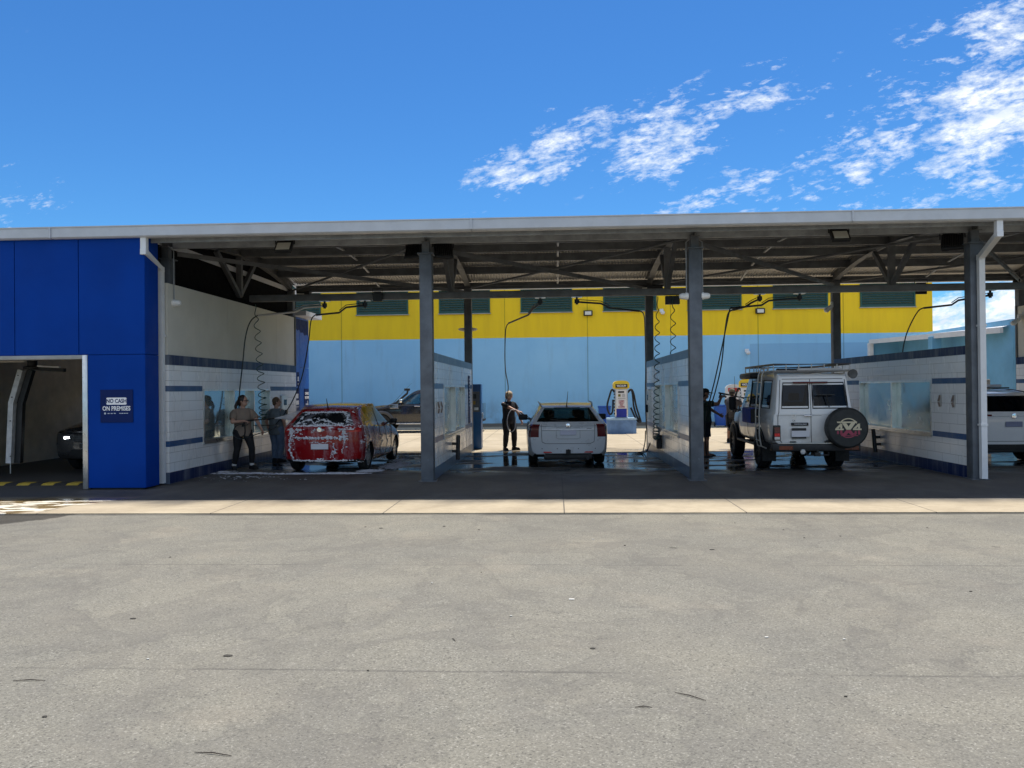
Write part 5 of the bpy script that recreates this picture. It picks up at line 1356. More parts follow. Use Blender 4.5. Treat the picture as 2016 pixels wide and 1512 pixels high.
def ute():
    """pick-up parked across the yard, nose to the left"""
    root = thing('charcoal_pickup', 'charcoal dual cab pickup with black snorkel parked before the blue wall', 'pickup', (-5.25, 31.7, 0), R(90))
    root.scale = (.93,)*3
    L = 5.3; H = 1.82
    rg = [st(.06, .74, .46, .86, .64, .98), st(.22, .88, .40, 1.0, .74, 1.10), st(.9, .925, .38, 1.10, .80, 1.19), st(1.45, .93, .38, 1.17, .80, 1.25, yr=1.5),
          st(1.72, .93, .38, 1.19, .66, 1.74, yr=2.25), st(2.7, .93, .38, 1.20, .66, H), st(3.45, .93, .38, 1.21, .645, 1.78, yr=3.4), st(3.62, .93, .38, 1.21, .80, 1.24, yr=3.72), st(3.8, .93, .38, 1.21, .83, 1.235), st(5.0, .93, .42, 1.21, .83, 1.235), st(5.2, .90, .46, 1.20, .80, 1.23)]
    c = Car(rg, L, .12, .04)
    wheels = [(x, L/2-y, .39, .39) for x in (-.80, .80) for y in (.95, 4.17)]
    DK = M('charcoal_paint', (.022, .022, .024), .22, .3, .1, 2., coat=1.)
    mats = [DK, BLACK, ARCHD, DGLASS, DGLASS, CGLASS, SMOKEL, SMOKEL, CLEARL]; mats += [mats[-1]]*(9-len(mats))+[mats[5]]
    def side(u, v, sd):
        if 3.08 < u < 3.95 and v > 5.1: return 4
        if 4.08 < v < 4.9 and (3.65+.35*(v-4) < u < 5.0 or 5.08 < u < 5.95): return 5 if sd > 0 else 9
        if u < .9 and 2.9 < v < 4.1: return 8
        return 1 if v < .7 else 0
    c.shell(side, lambda r, v, t: 1 if v < 1 else 0, wheels, 1.20, mats, [('body', [0, 1, 2]), ('windscreen', 4), ('side_windows', 5), ('side_windows', 9), ('headlights', 8)], root)
    for sd in (1, -1):
        g = MB(); c.line(g, [(3.35, .7), (6.05, .7)], .004, sides=(sd,))
        for u in (3.35, 5.04, 6.05): c.line(g, [(u, .7), (u, 4.)], .006, sides=(sd,))
        g.build('shut_lines', PANELG, root)
    m = MB()
    for x, y, z, r in wheels:
        q = [(math.copysign(.93, x), y+r*1.24*math.cos(R(a)), z+r*1.24*math.sin(R(a))) for a in range(0, 181, 10)]; m.tube(q, (.07, .04), 6)
    m.build('wheel_flare', M('satin_grey_plastic', (.07, .072, .078), .4), root, smooth=50)
    sd = 1 if True else -1
    m = MB(); p0 = c.P(2.6, 4.0, -1, .02); p1 = c.P(3.35, 4.4, -1, .06)
    for s_ in (-1,):
        x = s_*.86; m.tube([(x, L/2-1.15, 1.12), (x*.99, L/2-1.55, 1.28), (x*.90, L/2-2.0, 1.66), (x*.88, L/2-2.03, 1.80)], .045, 10); m.rbox(x*.88-.06, x*.88+.06, L/2-2.12, L/2-1.88, 1.78, 1.88, .02)
    m.build('snorkel', BLACK, root, smooth=40)
    mirror(c, root, 3.85, 4.25, CHROME, (.11, .07, .085))
    for sd in (1, -1):
        q = c.P(3.0, 3.2, sd, .012); MB().rbox(q.x-.012, q.x+.012, q.y-.2, q.y+.16, q.z-.09, q.z+.09, .01).build('side_vent', CHROME, root)
        for u in (4.75, 5.8): q = c.P(u, 3.55, sd, .02); MB().rbox(q.x-.015, q.x+.015, q.y-.12, q.y+.12, q.z-.02, q.z+.02, .01).build('door_handle', CHROME, root)
        MB().rbox(sd*.88-.09, sd*.88+.09, -1.0, 1.1, .36, .42, .02).build('side_step', ALU, root)
    MB().tube([(-.80, L/2-1.35, 1.2), (-.83, L/2-2.2, 2.10)], [.008, .003], 6).build('aerial', BLACK, root)
    mk = wheel_mesh(.39, .26, .25, 6, M('dull_black_rim'))
    for x, y, z, r in wheels: mk(root, x, y, z)
    seats(root, (.1, -.75), .38, .85)
ute()
# ------------------------------------------------------------------ people
SKIN = M('skin', (.50, .29, .21), .5, 0, .08, 8.); SKIN2 = M('tanned_skin', (.36, .19, .125), .5, 0, .1, 8.)
def ik(a, c, l1, l2, pole):
    a, c, pole = Vector(a), Vector(c), Vector(pole); d = c-a; L = min(d.length, (l1+l2)*.999); u = d.normalized(); c = a+u*L
    x = (l1*l1-l2*l2+L*L)/(2*L); h = math.sqrt(max(0, l1*l1-x*x)); n = (pole-u*pole.dot(u)).normalized()
    return a+u*x+n*h, c
def hand(m, w, d, n, H, side, curl=1.):
    """palm, four fingers and thumb: w wrist, d along the hand, n the way the palm faces"""
    d = d.normalized(); n = (n-d*n.dot(d)).normalized(); s = d.cross(n)*side; r = .0052*H
    m.capsule(w-d*.01*H, w+d*.016*H, .018*H, .017*H, 10)
    pc = w+d*.032*H; k = s
    for i in (-1, 0, 1): m.capsule(w+k*i*.008*H+d*.012*H, w+k*i*.014*H+d*.048*H, .012*H, .010*H, 8)
    for i, ln in ((-1.5, .036), (-.5, .042), (.5, .044), (1.5, .040)):
        b = w+k*i*.0112*H+d*.050*H; a1 = R(35*curl); a2 = R(105*curl); a3 = R(165*curl)
        p1 = b+(d*math.cos(a1)+n*math.sin(a1))*ln*H*.48; p2 = p1+(d*math.cos(a2)+n*math.sin(a2))*ln*H*.34; p3 = p2+(d*math.cos(a3)+n*math.sin(a3))*ln*H*.24
        m.capsule(b, p1, r*1.1, r, 7); m.capsule(p1, p2, r, r*.95, 7); m.capsule(p2, p3, r*.95, r*.8, 7)
    t0 = w+k*.016*H+d*.016*H; t1 = t0+(k*.7+d*.55+n*.35)*.026*H; t2 = t1+(d*.8+n*.75*curl-k*.1)*.022*H
    m.capsule(t0, t1, r*1.5, r*1.2, 8); m.capsule(t1, t2, r*1.2, r*.9, 8)
def person(label, loc, rz, H, P, skin, shirt, legs, shoe, hair, hair_style, shorts=False, cap=None, glasses=False, girth=1., group=None, lean=0., hy=0., hp=0., sleeve=.62, hem=.475, sandals=False):
    root = thing('person', label, 'person', loc, rz, group)
    V = lambda x, y, z: Vector((x*H, y*H, z*H)); g = girth
    drop = P.get('drop', 0.)
    off = lambda z: lean*(max(0, z-.5))                            # torso leans forward
    hipz, shz = .515-drop, .797-drop
    hips = {s: V(s*.052*g, 0, hipz) for s in (1, -1)}
    sh = {s: V(s*.112*g**.5, off(.815), shz) for s in (1, -1)}
    feet = {1: P['rf'], -1: P['lf']}; knees = {}; ank = {}
    for s in (1, -1): knees[s], ank[s] = ik(hips[s], V(feet[s][0], feet[s][1], .045), .24*H, .235*H, (s*.15, 1, 0))
    wr = {}; el = {}
    for s, k in ((1, 'rh'), (-1, 'lh')): el[s], wr[s] = ik(sh[s], V(*P[k]), .165*H, .15*H, P.get(k+'p', (s*.5, -.6, -.6)))
    hc = V(0, off(.935)+.012, .932-drop); RH = Matrix.Rotation(hy, 3, 'Z') @ Matrix.Rotation(hp, 3, 'X')
    # body, one continuous surface
    m = MB()
    tor = [(.47, .080*g, .058*g), (.52, .090*g, .070*g), (.60, .076*g, .060*g), (.68, .084*g, .062*g), (.75, .095*g, .060*g), (.80, .088*g, .052), (.83, .05, .038)]
    m.loft([(0, off(z)*H, (z-drop)*H, a*H, b*H) for z, a, b in tor])
    m.capsule(V(0, off(.82), .80-drop), V(0, off(.89)+.004, .895-drop), .034*H, .030*H)
    for s in (1, -1):
        m.capsule(hips[s], knees[s], .052*H*g**.5, .036*H); m.capsule(knees[s], knees[s].lerp(ank[s], .4), .036*H, .035*H); m.capsule(knees[s].lerp(ank[s], .35), ank[s], .035*H, .022*H)
        fd = Vector((s*.25, 1, 0)).normalized(); m.capsule(ank[s]+Vector((0, 0, -.018*H))-fd*.02*H, ank[s]+fd*.10*H+Vector((0, 0, -.030*H)), .022*H, .014*H)
        m.capsule(sh[s]-Vector((s*.015*H, 0, .005*H)), el[s], .033*H*g**.5, .026*H); m.capsule(el[s], wr[s], .026*H, .0165*H)
        hd = P.get(('rh' if s > 0 else 'lh')+'d'); d = Vector(hd) if hd else (wr[s]-el[s])
        n = Vector(P.get(('rh' if s > 0 else 'lh')+'n', (-s, 0, 0))); hand(m, wr[s], d, n, H, s, P.get('curl', 1.))
    KH = 1.13
    def hd_(p): return hc+RH @ (V(*p)*KH)
    m.ell(hd_((0, 0, .012)), (.0435*H*KH, .052*H*KH, .055*H*KH), 18, 12, RH); m.ell(hd_((0, .012, -.03)), (.034*H*KH, .038*H*KH, .036*H*KH), 14, 10, RH)
    m.capsule(hd_((0, .050, .008)), hd_((0, .062, -.012)), .006*H, .0085*H, 8)                       # nose
    m.capsule(hd_((-.012, .046, -.032)), hd_((.012, .046, -.032)), .0055*H, .0055*H, 8)               # lips
    for s in (1, -1): m.ell(hd_((s*.044, -.003, -.002)), (.006*H*KH, .011*H*KH, .017*H*KH), 8, 6, RH)
    for s in (1, -1): m.capsule(hd_((s*.010, .048, .017)), hd_((s*.026, .044, .017)), .005*H, .005*H, 6)
    body = remeshed(m, 'body', skin, root, .0065, 2)
    for s in (1, -1):
        MB().ell(hd_((s*.018, .0475, .006)), (.006*H, .005*H, .004*H), 8, 6).build('eye', BLACK, root, smooth=80)
    # clothes
    m = MB(); k = .016
    tor2 = [(hem, .098*g, .078*g), (.52, .100*g, .082*g), (.60, .094*g, .076*g), (.68, .098*g, .075*g), (.75, .106*g, .071*g), (.80, .098*g, .062), (.828, .064, .050), (.838, .045, .040)]
    m.loft([(0, off(z)*H, (z-drop)*H, a*H, b*H) for z, a, b in tor2])
    for s in (1, -1):
        e = sh[s].lerp(el[s], sleeve); m.capsule(sh[s]-Vector((s*.045*H, 0, -.004*H)), sh[s]-Vector((s*.008*H, 0, .006*H)), .036*H, .036*H, 12); m.tube([sh[s]-Vector((s*.012*H, 0, .004*H)), sh[s].lerp(el[s], .25), e], [.036*H, .041*H*g**.4, .044*H*g**.4], 14)
    remeshed(m, 'shirt', shirt, root, .010, 3, .010)
    m = MB(); m.loft([(0, 0, (z-drop)*H, a*H, b*H) for z, a, b in ((.455, .075*g, .066*g), (.50, .094*g, .078*g), (.56, .090*g, .074*g), (.60, .084*g, .069*g))])
    for s in (1, -1):
        if shorts:
            m.tube([hips[s], hips[s].lerp(knees[s], .5), hips[s].lerp(knees[s], .92)], [.066*H*g, .064*H, .060*H], 14)
        else:
            lw = P.get('leg', 1.); a_ = knees[s].lerp(ank[s], .84 if P.get('sock') else .93)
            m.capsule(hips[s], knees[s], .064*H*g**.6, .046*H*lw, 14); m.tube([knees[s]+Vector((0, 0, .01*H)), knees[s].lerp(ank[s], .4), a_], [.046*H*lw, .044*H*lw, .034*H*lw], 14)
    remeshed(m, 'shorts' if shorts else 'trousers', legs, root, .010, 2, .006)
    for s in (1, -1):
        fd = Vector((s*.25, 1, 0)).normalized(); b = ank[s].copy(); m = MB()
        if sandals:
            m.bar((b.x-fd.x*.035*H, b.y-fd.y*.035*H, .008*H), (b.x+fd.x*.125*H, b.y+fd.y*.125*H, .008*H), .058*H, .014*H); m.tube([b+fd*.05*H+Vector((q*.03*H, 0, -.028*H+.022*H*(1-abs(q)))) for q in (-1, -.4, .4, 1)], .006*H, 6)
            m.build('sandal', shoe, root)
        else:
            m.capsule((b.x-fd.x*.018*H, b.y-fd.y*.018*H, .032*H), (b.x+fd.x*.10*H, b.y+fd.y*.10*H, .022*H), .030*H, .022*H); m.capsule((b.x-fd.x*.01*H, b.y-fd.y*.01*H, .05*H), (b.x, b.y, .062*H), .029*H, .027*H)
            m.bar((b.x-fd.x*.045*H, b.y-fd.y*.045*H, .008*H), (b.x+fd.x*.12*H, b.y+fd.y*.12*H, .008*H), .050*H, .014*H)
            remeshed(m, 'shoe', shoe, root, .009, 1)
            if P.get('sock'): MB().tube([ank[s]+Vector((0, 0, .010*H)), ank[s].lerp(knees[s], .22)], .031*H, 12).build('sock', P['sock'], root, smooth=50)
    m = MB()
    if hair_style == 'long':
        m.ell(hd_((0, -.010, .022)), (.050*H*KH, .054*H*KH, .056*H*KH), 16, 10, RH); m.ell(hd_((0, -.035, -.010)), (.045*H*KH, .030*H*KH, .05*H*KH), 14, 10, RH)
        m.capsule(hd_((0, -.062, -.005)), hd_((.01, -.085, -.06)), .022*H, .020*H); m.capsule(hd_((.01, -.085, -.06)), hd_((.012, -.080, -.12)), .020*H, .010*H)
    elif hair_style == 'short':
        m.ell(hd_((0, -.010, .020)), (.049*H*KH, .053*H*KH, .053*H*KH), 16, 10, RH); m.ell(hd_((0, -.028, -.012)), (.043*H*KH, .028*H*KH, .034*H*KH), 14, 10, RH)
    elif hair_style == 'bob':
        m.ell(hd_((0, -.006, .026)), (.057*H*KH, .058*H*KH, .054*H*KH), 16, 10, RH); m.ell(hd_((0, -.024, -.006)), (.056*H*KH, .038*H*KH, .045*H*KH), 14, 10, RH)
        for s in (1, -1): m.ell(hd_((s*.044, .012, .008)), (.014*H*KH, .026*H*KH, .036*H*KH), 10, 8, RH)
    else:
        m.ell(hd_((0, -.018, .004)), (.047*H*KH, .046*H*KH, .046*H*KH), 16, 10, RH)
    remeshed(m, 'hair', hair, root, .008, 1, .012)
    if cap:
        m = MB(); m.loft([(0, 0, -.004*H, .052*H, .060*H), (0, 0, .022*H, .051*H, .058*H), (0, -.002*H, .042*H, .040*H, .046*H), (0, -.002*H, .052*H, .018*H, .02*H)], 20)
        m.add([(math.cos(R(a))*.048*H, math.sin(R(a))*.056*H, z*H) for z in (-.004, .002) for a in range(20, 161, 10)]+[(math.cos(R(a))*.046*H, .045*H+math.sin(R(a))*.072*H, (z-.012)*H) for z in (-.004, .002) for a in range(20, 161, 10)],
              [(i, i+1, 30+i+1, 30+i) for i in range(14)]+[(15+i, 15+i+1, 45+i+1, 45+i) for i in range(14)]+[(30+i, 31+i, 46+i, 45+i) for i in range(14)])
        o = m.build('cap', cap, root, smooth=40); o.scale = (KH,)*3; o.location = hd_((0, 0, .026)); o.rotation_euler = (hp, 0, hy)
    if glasses:
        m = MB()
        for s in (1, -1): m.tube([hd_((s*.019+.012*math.cos(a), .056, .006+.010*math.sin(a))) for a in [R(q) for q in range(0, 360, 40)]], .0022*H, 5, close=True); m.tube([hd_((s*.032, .054, .008)), hd_((s*.048, 0, .006))], .0022*H, 5)
        m.build('glasses', BLACK, root)
    W = Matrix.Translation(loc) @ Matrix.Rotation(rz, 4, 'Z')
    return {'rh': W @ (wr[1]+(wr[1]-el[1]).normalized()*.045*H), 'lh': W @ (wr[-1]+(wr[-1]-el[-1]).normalized()*.045*H), 'W': W}

TAUPE = M('taupe_cotton', (.27, .21, .165), .85, 0, .1, 5.); BLKC = M('black_cotton', (.012, .012, .015), .85, 0, .2, 5.); SLATE = M('slate_blue_cotton', (.14, .175, .20), .85, 0, .1, 5.)
DENIM = M('faded_denim', (.14, .21, .33), .85, 0, .15, 9.); OLIVE = M('dark_green_cotton', (.025, .045, .035), .85, 0, .1, 5.); NAVYC = M('navy_shorts_cloth', (.012, .016, .028), .85, 0, .1, 5.)
CHAR = M('charcoal_cotton', (.05, .05, .06), .85, 0, .1, 5.); KHAKI = M('khaki_cap_cloth', (.16, .14, .10), .85, 0, .1, 9.)
DHAIR = M('dark_brown_hair', (.018, .011, .008), .5, 0, .3, 30.); BHAIR = M('brown_hair', (.10, .06, .035), .55, 0, .3, 30.); YHAIR = M('blonde_hair', (.46, .34, .21), .55, 0, .3, 30.)
SOCK = M('white_sock', (.7, .7, .7), .8)
hands = {}
hands['a'] = person('woman in taupe shirt and black leggings aiming a lance at the red car', (-6.80, 16.88, 0), R(-138), 1.61,
    {'rf': (.115, -.02), 'lf': (-.105, .05), 'drop': .015, 'rh': (.05, .17, .655), 'rhp': (.9, -.3, -.6), 'rhn': (-.2, -.2, -1), 'rhd': (-.75, .65, 0.), 'lh': (-.20, .17, .52), 'lhp': (-.8, -.5, -.2), 'lhn': (1, 0, 0), 'sock': SOCK, 'leg': .95},
    SKIN, TAUPE, BLKC, BLKC, DHAIR, 'long', glasses=True, girth=1.18, hy=R(48), hem=.46, sleeve=.75)
hands['b'] = person('person in slate blue shirt and faded jeans standing with back turned by the tiled wall', (-6.62, 18.45, 0), R(-22), 1.53,
    {'rf': (.06, 0), 'lf': (-.055, .02), 'rh': (.17, .02, .50), 'lh': (-.17, .02, .50), 'rhn': (-1, .1, 0), 'lhn': (1, .1, 0), 'curl': .5, 'leg': 1.2},
    SKIN, SLATE, DENIM, BLKC, BHAIR, 'short', girth=1.22, hy=R(-45), hem=.43, sleeve=.85)
hands['c'] = person('woman with blonde hair in black shirt and trousers spraying the silver wagon', (-1.30, 21.84, 0), R(-142), 1.60,
    {'rf': (.085, 0), 'lf': (-.095, .02), 'rh': (-.06, .235, .655), 'rhp': (.35, .1, -1), 'rhd': (-.9, .5, -.1), 'rhn': (0, -.2, -1), 'lh': (-.22, .06, .50), 'lhn': (1, 0, 0), 'leg': 1.12},
    SKIN, BLKC, BLKC, BLKC, YHAIR, 'bob', girth=1.18, hy=R(20), hp=R(-10), hem=.475)
hands['d'] = person('man in dark green shirt, shorts and cap behind the third steel column, lance raised', (3.60, 19.5, 0), R(-84), 1.62,
    {'rf': (.07, -.03), 'lf': (-.06, .06), 'rh': (.10, .24, .90), 'rhp': (.5, .2, -1), 'rhd': (0, 1, .05), 'rhn': (-.3, 0, -1), 'lh': (-.10, .26, .62), 'lhp': (-.6, -.5, -.5), 'lhn': (1, 0, 0)},
    SKIN2, OLIVE, NAVYC, BLACK, DHAIR, 'cropped', shorts=True, cap=BLKC, girth=1.30, sandals=True)
hands['e'] = person('man in charcoal shirt and khaki cap standing beyond the off-roader', (5.32, 24.3, 0), R(-35), 1.60,
    {'rf': (.08, 0), 'lf': (-.08, .0), 'rh': (.20, .20, .58), 'lh': (-.10, .24, .60), 'rhn': (-1, 0, 0), 'lhn': (1, 0, 0)},
    SKIN2, CHAR, NAVYC, BLKC, DHAIR, 'cropped', shorts=True, cap=KHAKI, girth=1.15)

# ------------------------------------------------------------------ lances, booms and hoses
def lance(label, grip, tip, hose_to=None):
    g, t = Vector(grip), Vector(tip); d = (t-g).normalized()
    r = thing('spray_lance', label, 'spray lance', g); T = t-g
    MB().capsule(-d*.10, d*.14, .022, .020, 10).build('handle', BLACK, r, smooth=50)
    m = MB(); m.bar(-d*.06, -d*.10+Vector((0, 0, -.12)), .03, .035); m.build('grip', BLACK, r)
    MB().tube([d*.02+Vector((0, 0, -.02)), d*.06+Vector((0, 0, -.06)), -d*.02+Vector((0, 0, -.10))], .005, 6).build('trigger', BLACK, r)
    MB().tube([d*.14, T*.8], .013, 8).build('barrel', BLACK, r, smooth=50); MB().tube([T*.78, T], .019, 8).build('nozzle_guard', BLACK, r, smooth=50)
HOSE = M('dark_hose', (.012, .02, .022), .4, 0, .2, 20.)
GHOSE = M('dark_green_coil', (.012, .055, .045), .4, 0, .2, 10.)
PALEH = M('pale_hose', (.55, .56, .60), .4, 0, .1)
BOOMM = M('dark_boom_pipe', (.06, .06, .065), .4, .5, .2, 10.)
def boom(label, piv, pts, hose, mat=BOOMM):
    """swivel under the beam, cranked pipe, hose dropping from its end"""
    x, y, z = piv; r = thing('spray_boom', label, 'spray boom', (x, y, 3.76), group='swivel spray booms under the cross beam')
    B = lambda m, n, ma, **k: m.build(n, ma, r, world=True, **k)
    B(MB().rbox(x-.12, x+.12, y-.08, y+.08, 3.742, 3.757, .004, 1), 'mounting_plate', ALU)
    B(MB().lathe((x, y, 3.742), (0, 0, -1), [(.025, 0), (.025, .04), (.055, .045), (.055, .13), (.03, .135), (.03, .16), (0, .16)], 16), 'swivel', BLACK, smooth=40)
    P = [Vector((x, y, z+.02))]+[Vector(p) for p in pts]; m = MB(); m.tube(P, .022, 8); m.tube([p+Vector((0, -.0, .055)) for p in P[:2]]+[P[2]+Vector((0, 0, .05)) if len(P) > 2 else P[-1]], .010, 6)
    B(m, 'arm', mat, smooth=40)
    B(MB().tube(crom([P[-1]-(P[-1]-P[-2]).normalized()*.05]+[P[-1]+(P[-1]-P[-2]).normalized()*.02]+[Vector(p) for p in hose], 8), .014, 8), 'hose', HOSE, smooth=50)
boom('bright cranked spray boom over the woman in the taupe shirt', (-5.30, 18, 3.62), [(-5.75, 17.9, 3.60), (-5.95, 17.85, 3.50), (-6.72, 17.6, 3.40)],
     [(-6.86, 17.5, 3.25), (-6.93, 17.4, 2.9), (-6.96, 17.3, 2.3), (-7.0, 17.2, 1.6), (-6.92, 17.0, .98), (-6.72, 16.72, .72), (-6.62, 16.55, .80), (-6.60, 16.5, .98)], ALU)
boom('dark spray boom over the red hatchback', (-4.36, 18, 3.62), [(-4.80, 18, 3.60), (-4.96, 18, 3.48), (-5.52, 18.05, 3.44)],
     [(-5.64, 18.05, 3.3), (-5.72, 18.1, 2.8), (-5.9, 18.15, 2.0), (-6.2, 18.2, 1.35), (-6.55, 18.2, .90)])
boom('spray boom reaching left over the blonde woman', (-.33, 18, 3.60), [(-.50, 18.3, 3.54), (-.62, 18.6, 3.42), (-1.16, 19.9, 3.34)],
     [(-1.25, 20.1, 3.2), (-1.31, 20.6, 2.7), (-1.34, 21.2, 2.2), (-1.30, 21.7, 1.7), (-1.40, 21.72, 1.25)])
boom('spray boom swung right toward the wall with coiled hoses', (.50, 18, 3.62), [(1.05, 18.05, 3.60), (1.25, 18.1, 3.50), (1.93, 18.3, 3.44)],
     [(2.06, 18.5, 3.36), (2.16, 19.2, 3.0), (2.30, 20.4, 2.2), (2.34, 20.9, 1.5), (2.36, 21.0, .9), (2.37, 20.9, .45)])
boom('nearer of the two crossing booms beside the third steel column', (4.58, 18, 3.62), [(4.40, 18.0, 3.56), (4.26, 18.0, 3.47), (3.98, 18.0, 3.40)],
     [(3.87, 18.0, 3.3), (3.80, 18.0, 2.9), (3.74, 18.1, 2.2), (3.68, 18.5, 1.6), (3.66, 19.0, 1.2), (3.72, 19.3, 1.05)])
boom('longer of the two crossing booms, reaching back over the off-roader', (5.46, 18, 3.62), [(4.78, 18, 3.60), (4.62, 18, 3.50), (3.96, 18.05, 3.45)],
     [(3.90, 18.1, 3.25), (3.80, 18.2, 2.7), (3.66, 18.4, 1.9), (3.52, 18.7, 1.1), (3.50, 18.9, .5), (3.55, 19.0, .06)])
boom('spray boom at the right beyond the last column, hose behind the navy-topped wall', (9.58, 18, 3.62), [(8.90, 18, 3.54), (8.75, 18, 3.44), (8.15, 18, 3.38)],
     [(8.02, 18, 3.3), (7.86, 18, 3.02), (7.74, 18, 2.7), (7.68, 18, 2.3), (7.72, 18, 1.5)])
boom('spray boom over the white SUV in the last bay', (10.6, 18, 3.62), [(11.0, 18, 3.60), (11.15, 18, 3.50), (11.6, 18, 3.44)], [(11.75, 18, 3.3), (11.85, 18, 2.5), (11.9, 18, 1.4)])
def coil(label, p0, p1, turns, r0, r1, grow=1.6):
    a, b = Vector(p0), Vector(p1); n = turns*14; pts = []
    t = thing('coiled_hose', label, 'coiled hose', a, group='green coiled hoses hanging from the beam')
    rnd = random.Random(int(abs(a.x)*100)); ph = rnd.uniform(0, 6)
    for k in range(n+1):
        s = k/n; q = 1-(1-s)**grow; r = r0+(r1-r0)*s; an = ph+2*math.pi*turns*s
        e = min(1, s*8, (1-s)*12); pts.append((b-a)*q+Vector((r*e*math.cos(an), r*e*math.sin(an), .02*math.sin(an*1.0))))
    MB().tube(pts, .010, 6).build('hose', GHOSE, t, smooth=60)
coil('green coiled hose behind the woman in the taupe shirt', (-6.93, 18.0, 3.72), (-6.75, 18.0, 1.05), 14, .06, .10)
coil('green coiled hose left of the pair by the third steel column, hanging lower', (2.32, 18.0, 3.75), (2.28, 18.3, .50), 22, .05, .075, 1.9)
coil('green coiled hose right of the pair by the third steel column, over the wall top', (2.66, 18.0, 3.75), (2.66, 18.2, 1.15), 13, .055, .07)
GA = Vector(hands['a']['rh']); lance('black lance across the taupe shirt, spraying', GA, (-5.98, 16.55, 1.11))
lance('black lance pointing down at the silver wagon window', hands['c']['rh'], (-.58, 21.0, .84))
lance('black lance held up toward the off-roader roof', hands['d']['rh'], Vector(hands['d']['rh'])+Vector((.62, .15, -.13)))
def hose_loop(label, pts, mat, r=.011):
    o = MB().tube(crom([Vector(p) for p in pts], 8), r, 8).build('loose_hose', mat, None, smooth=60); tag(o, label, 'hose')
hose_loop('pale hose looping below the lance of the blonde woman', [tuple(Vector(hands['c']['rh'])+Vector((0, -.03, -.04))), (-1.10, 21.44, 1.12), (-1.24, 21.42, 1.08), (-1.32, 21.44, .86), (-1.30, 21.46, .62), (-1.22, 21.46, .52), (-1.12, 21.46, .60), (-1.10, 21.46, .8), (-1.08, 21.5, .98)], PALEH)
hose_loop('black hose tangle on the slab at the foot of the coiled hose wall', [(2.34, 20.95, .55), (2.30, 20.7, .30), (2.22, 20.4, .10), (2.16, 20.1, .012), (2.05, 20.3, .012), (2.12, 20.7, .012), (2.24, 20.5, .02), (2.25, 19.9, .10), (2.30, 19.6, .32)], HOSE, .014)
hose_loop('thin hose held in the left hand of the taupe shirt woman', [tuple(Vector(hands['a']['rh'])+Vector((-.05, -.03, -.06))), (-6.80, 16.52, .95), (-6.88, 16.55, .78), (-6.75, 16.58, .68), (-6.55, 16.62, .72), tuple(Vector(hands['a']['lh'])+Vector((-.04, -.02, 0))), tuple(Vector(hands['a']['lh'])+Vector((.06, .06, .02))), (-6.2, 17.4, .92), (-6.6, 18.0, .9), (-7.0, 18.0, .9)], HOSE, .010)

# water fan from the lance
def mist():
    m, t, b = new_mat('wash_mist'); t.n.remove(b); out = t.n['Material Output']
    P = t.new('ShaderNodeTexCoord').outputs['Object']
    ln = t.new('ShaderNodeVectorMath', operation='LENGTH'); t.put(ln.inputs[0], P)
    v = t.new('ShaderNodeVolumePrincipled'); v.inputs['Color'].default_value = (.9, .92, .95, 1)
    t.put(v.inputs['Density'], t.math('MULTIPLY', t.ramp(ln.outputs['Value'], .2, 1., 1., 0.), t.ramp(t.noise(P, 2.2, 3), .3, .7, .15, .75)))
    t.l.new(v.outputs[0], out.inputs[1])
    o = MB().ell((0, 0, 0), (1, 1, 1), 24, 14).build('water_mist', m); o.location = (-5.62, 17.4, 1.15); o.scale = (.55, .8, .5); o['kind'] = 'stuff'
    tag(o, 'thin white mist hanging left of the red hatchback roof', 'mist')
mist()
def spray():
    m, t, b = new_mat('water_spray'); t.n.remove(b); out = t.n['Material Output']
    P = t.new('ShaderNodeTexCoord').outputs['Object']; x, y, z = t.sep(P)
    n = t.math('MULTIPLY', t.ramp(t.noise(t.scale(P, (2., 14., 14.)), 1.4, 5, .7), .25, .75, .5, 1.), t.ramp(x, 0., .9, .85, .35))
    tr = t.new('ShaderNodeBsdfTransparent'); df = t.new('ShaderNodeBsdfDiffuse'); df.inputs[0].default_value = (.85, .87, .9, 1); tl = t.new('ShaderNodeBsdfTranslucent'); tl.inputs[0].default_value = (.85, .87, .9, 1)
    ad = t.new('ShaderNodeMixShader'); ad.inputs[0].default_value = .5; t.l.new(df.outputs[0], ad.inputs[1]); t.l.new(tl.outputs[0], ad.inputs[2])
    mx = t.new('ShaderNodeMixShader'); t.put(mx.inputs[0], n); t.l.new(tr.outputs[0], mx.inputs[1]); t.l.new(ad.outputs[0], mx.inputs[2]); t.l.new(mx.outputs[0], out.inputs[0])
    mb = MB()
    mb.lathe((0, 0, 0), (1, 0, -.02), [(.008, 0), (.05, .25), (.12, .55), (.19, .85)], 20)
    o = mb.build('water_spray', m); o.location = (-5.97, 16.55, 1.11); o.scale = (.8, .5, .85); o.rotation_euler = (0, R(-6), R(6)); o['kind'] = 'stuff'
    tag(o, 'white fan of water leaving the lance of the taupe shirt woman', 'water spray')
spray()
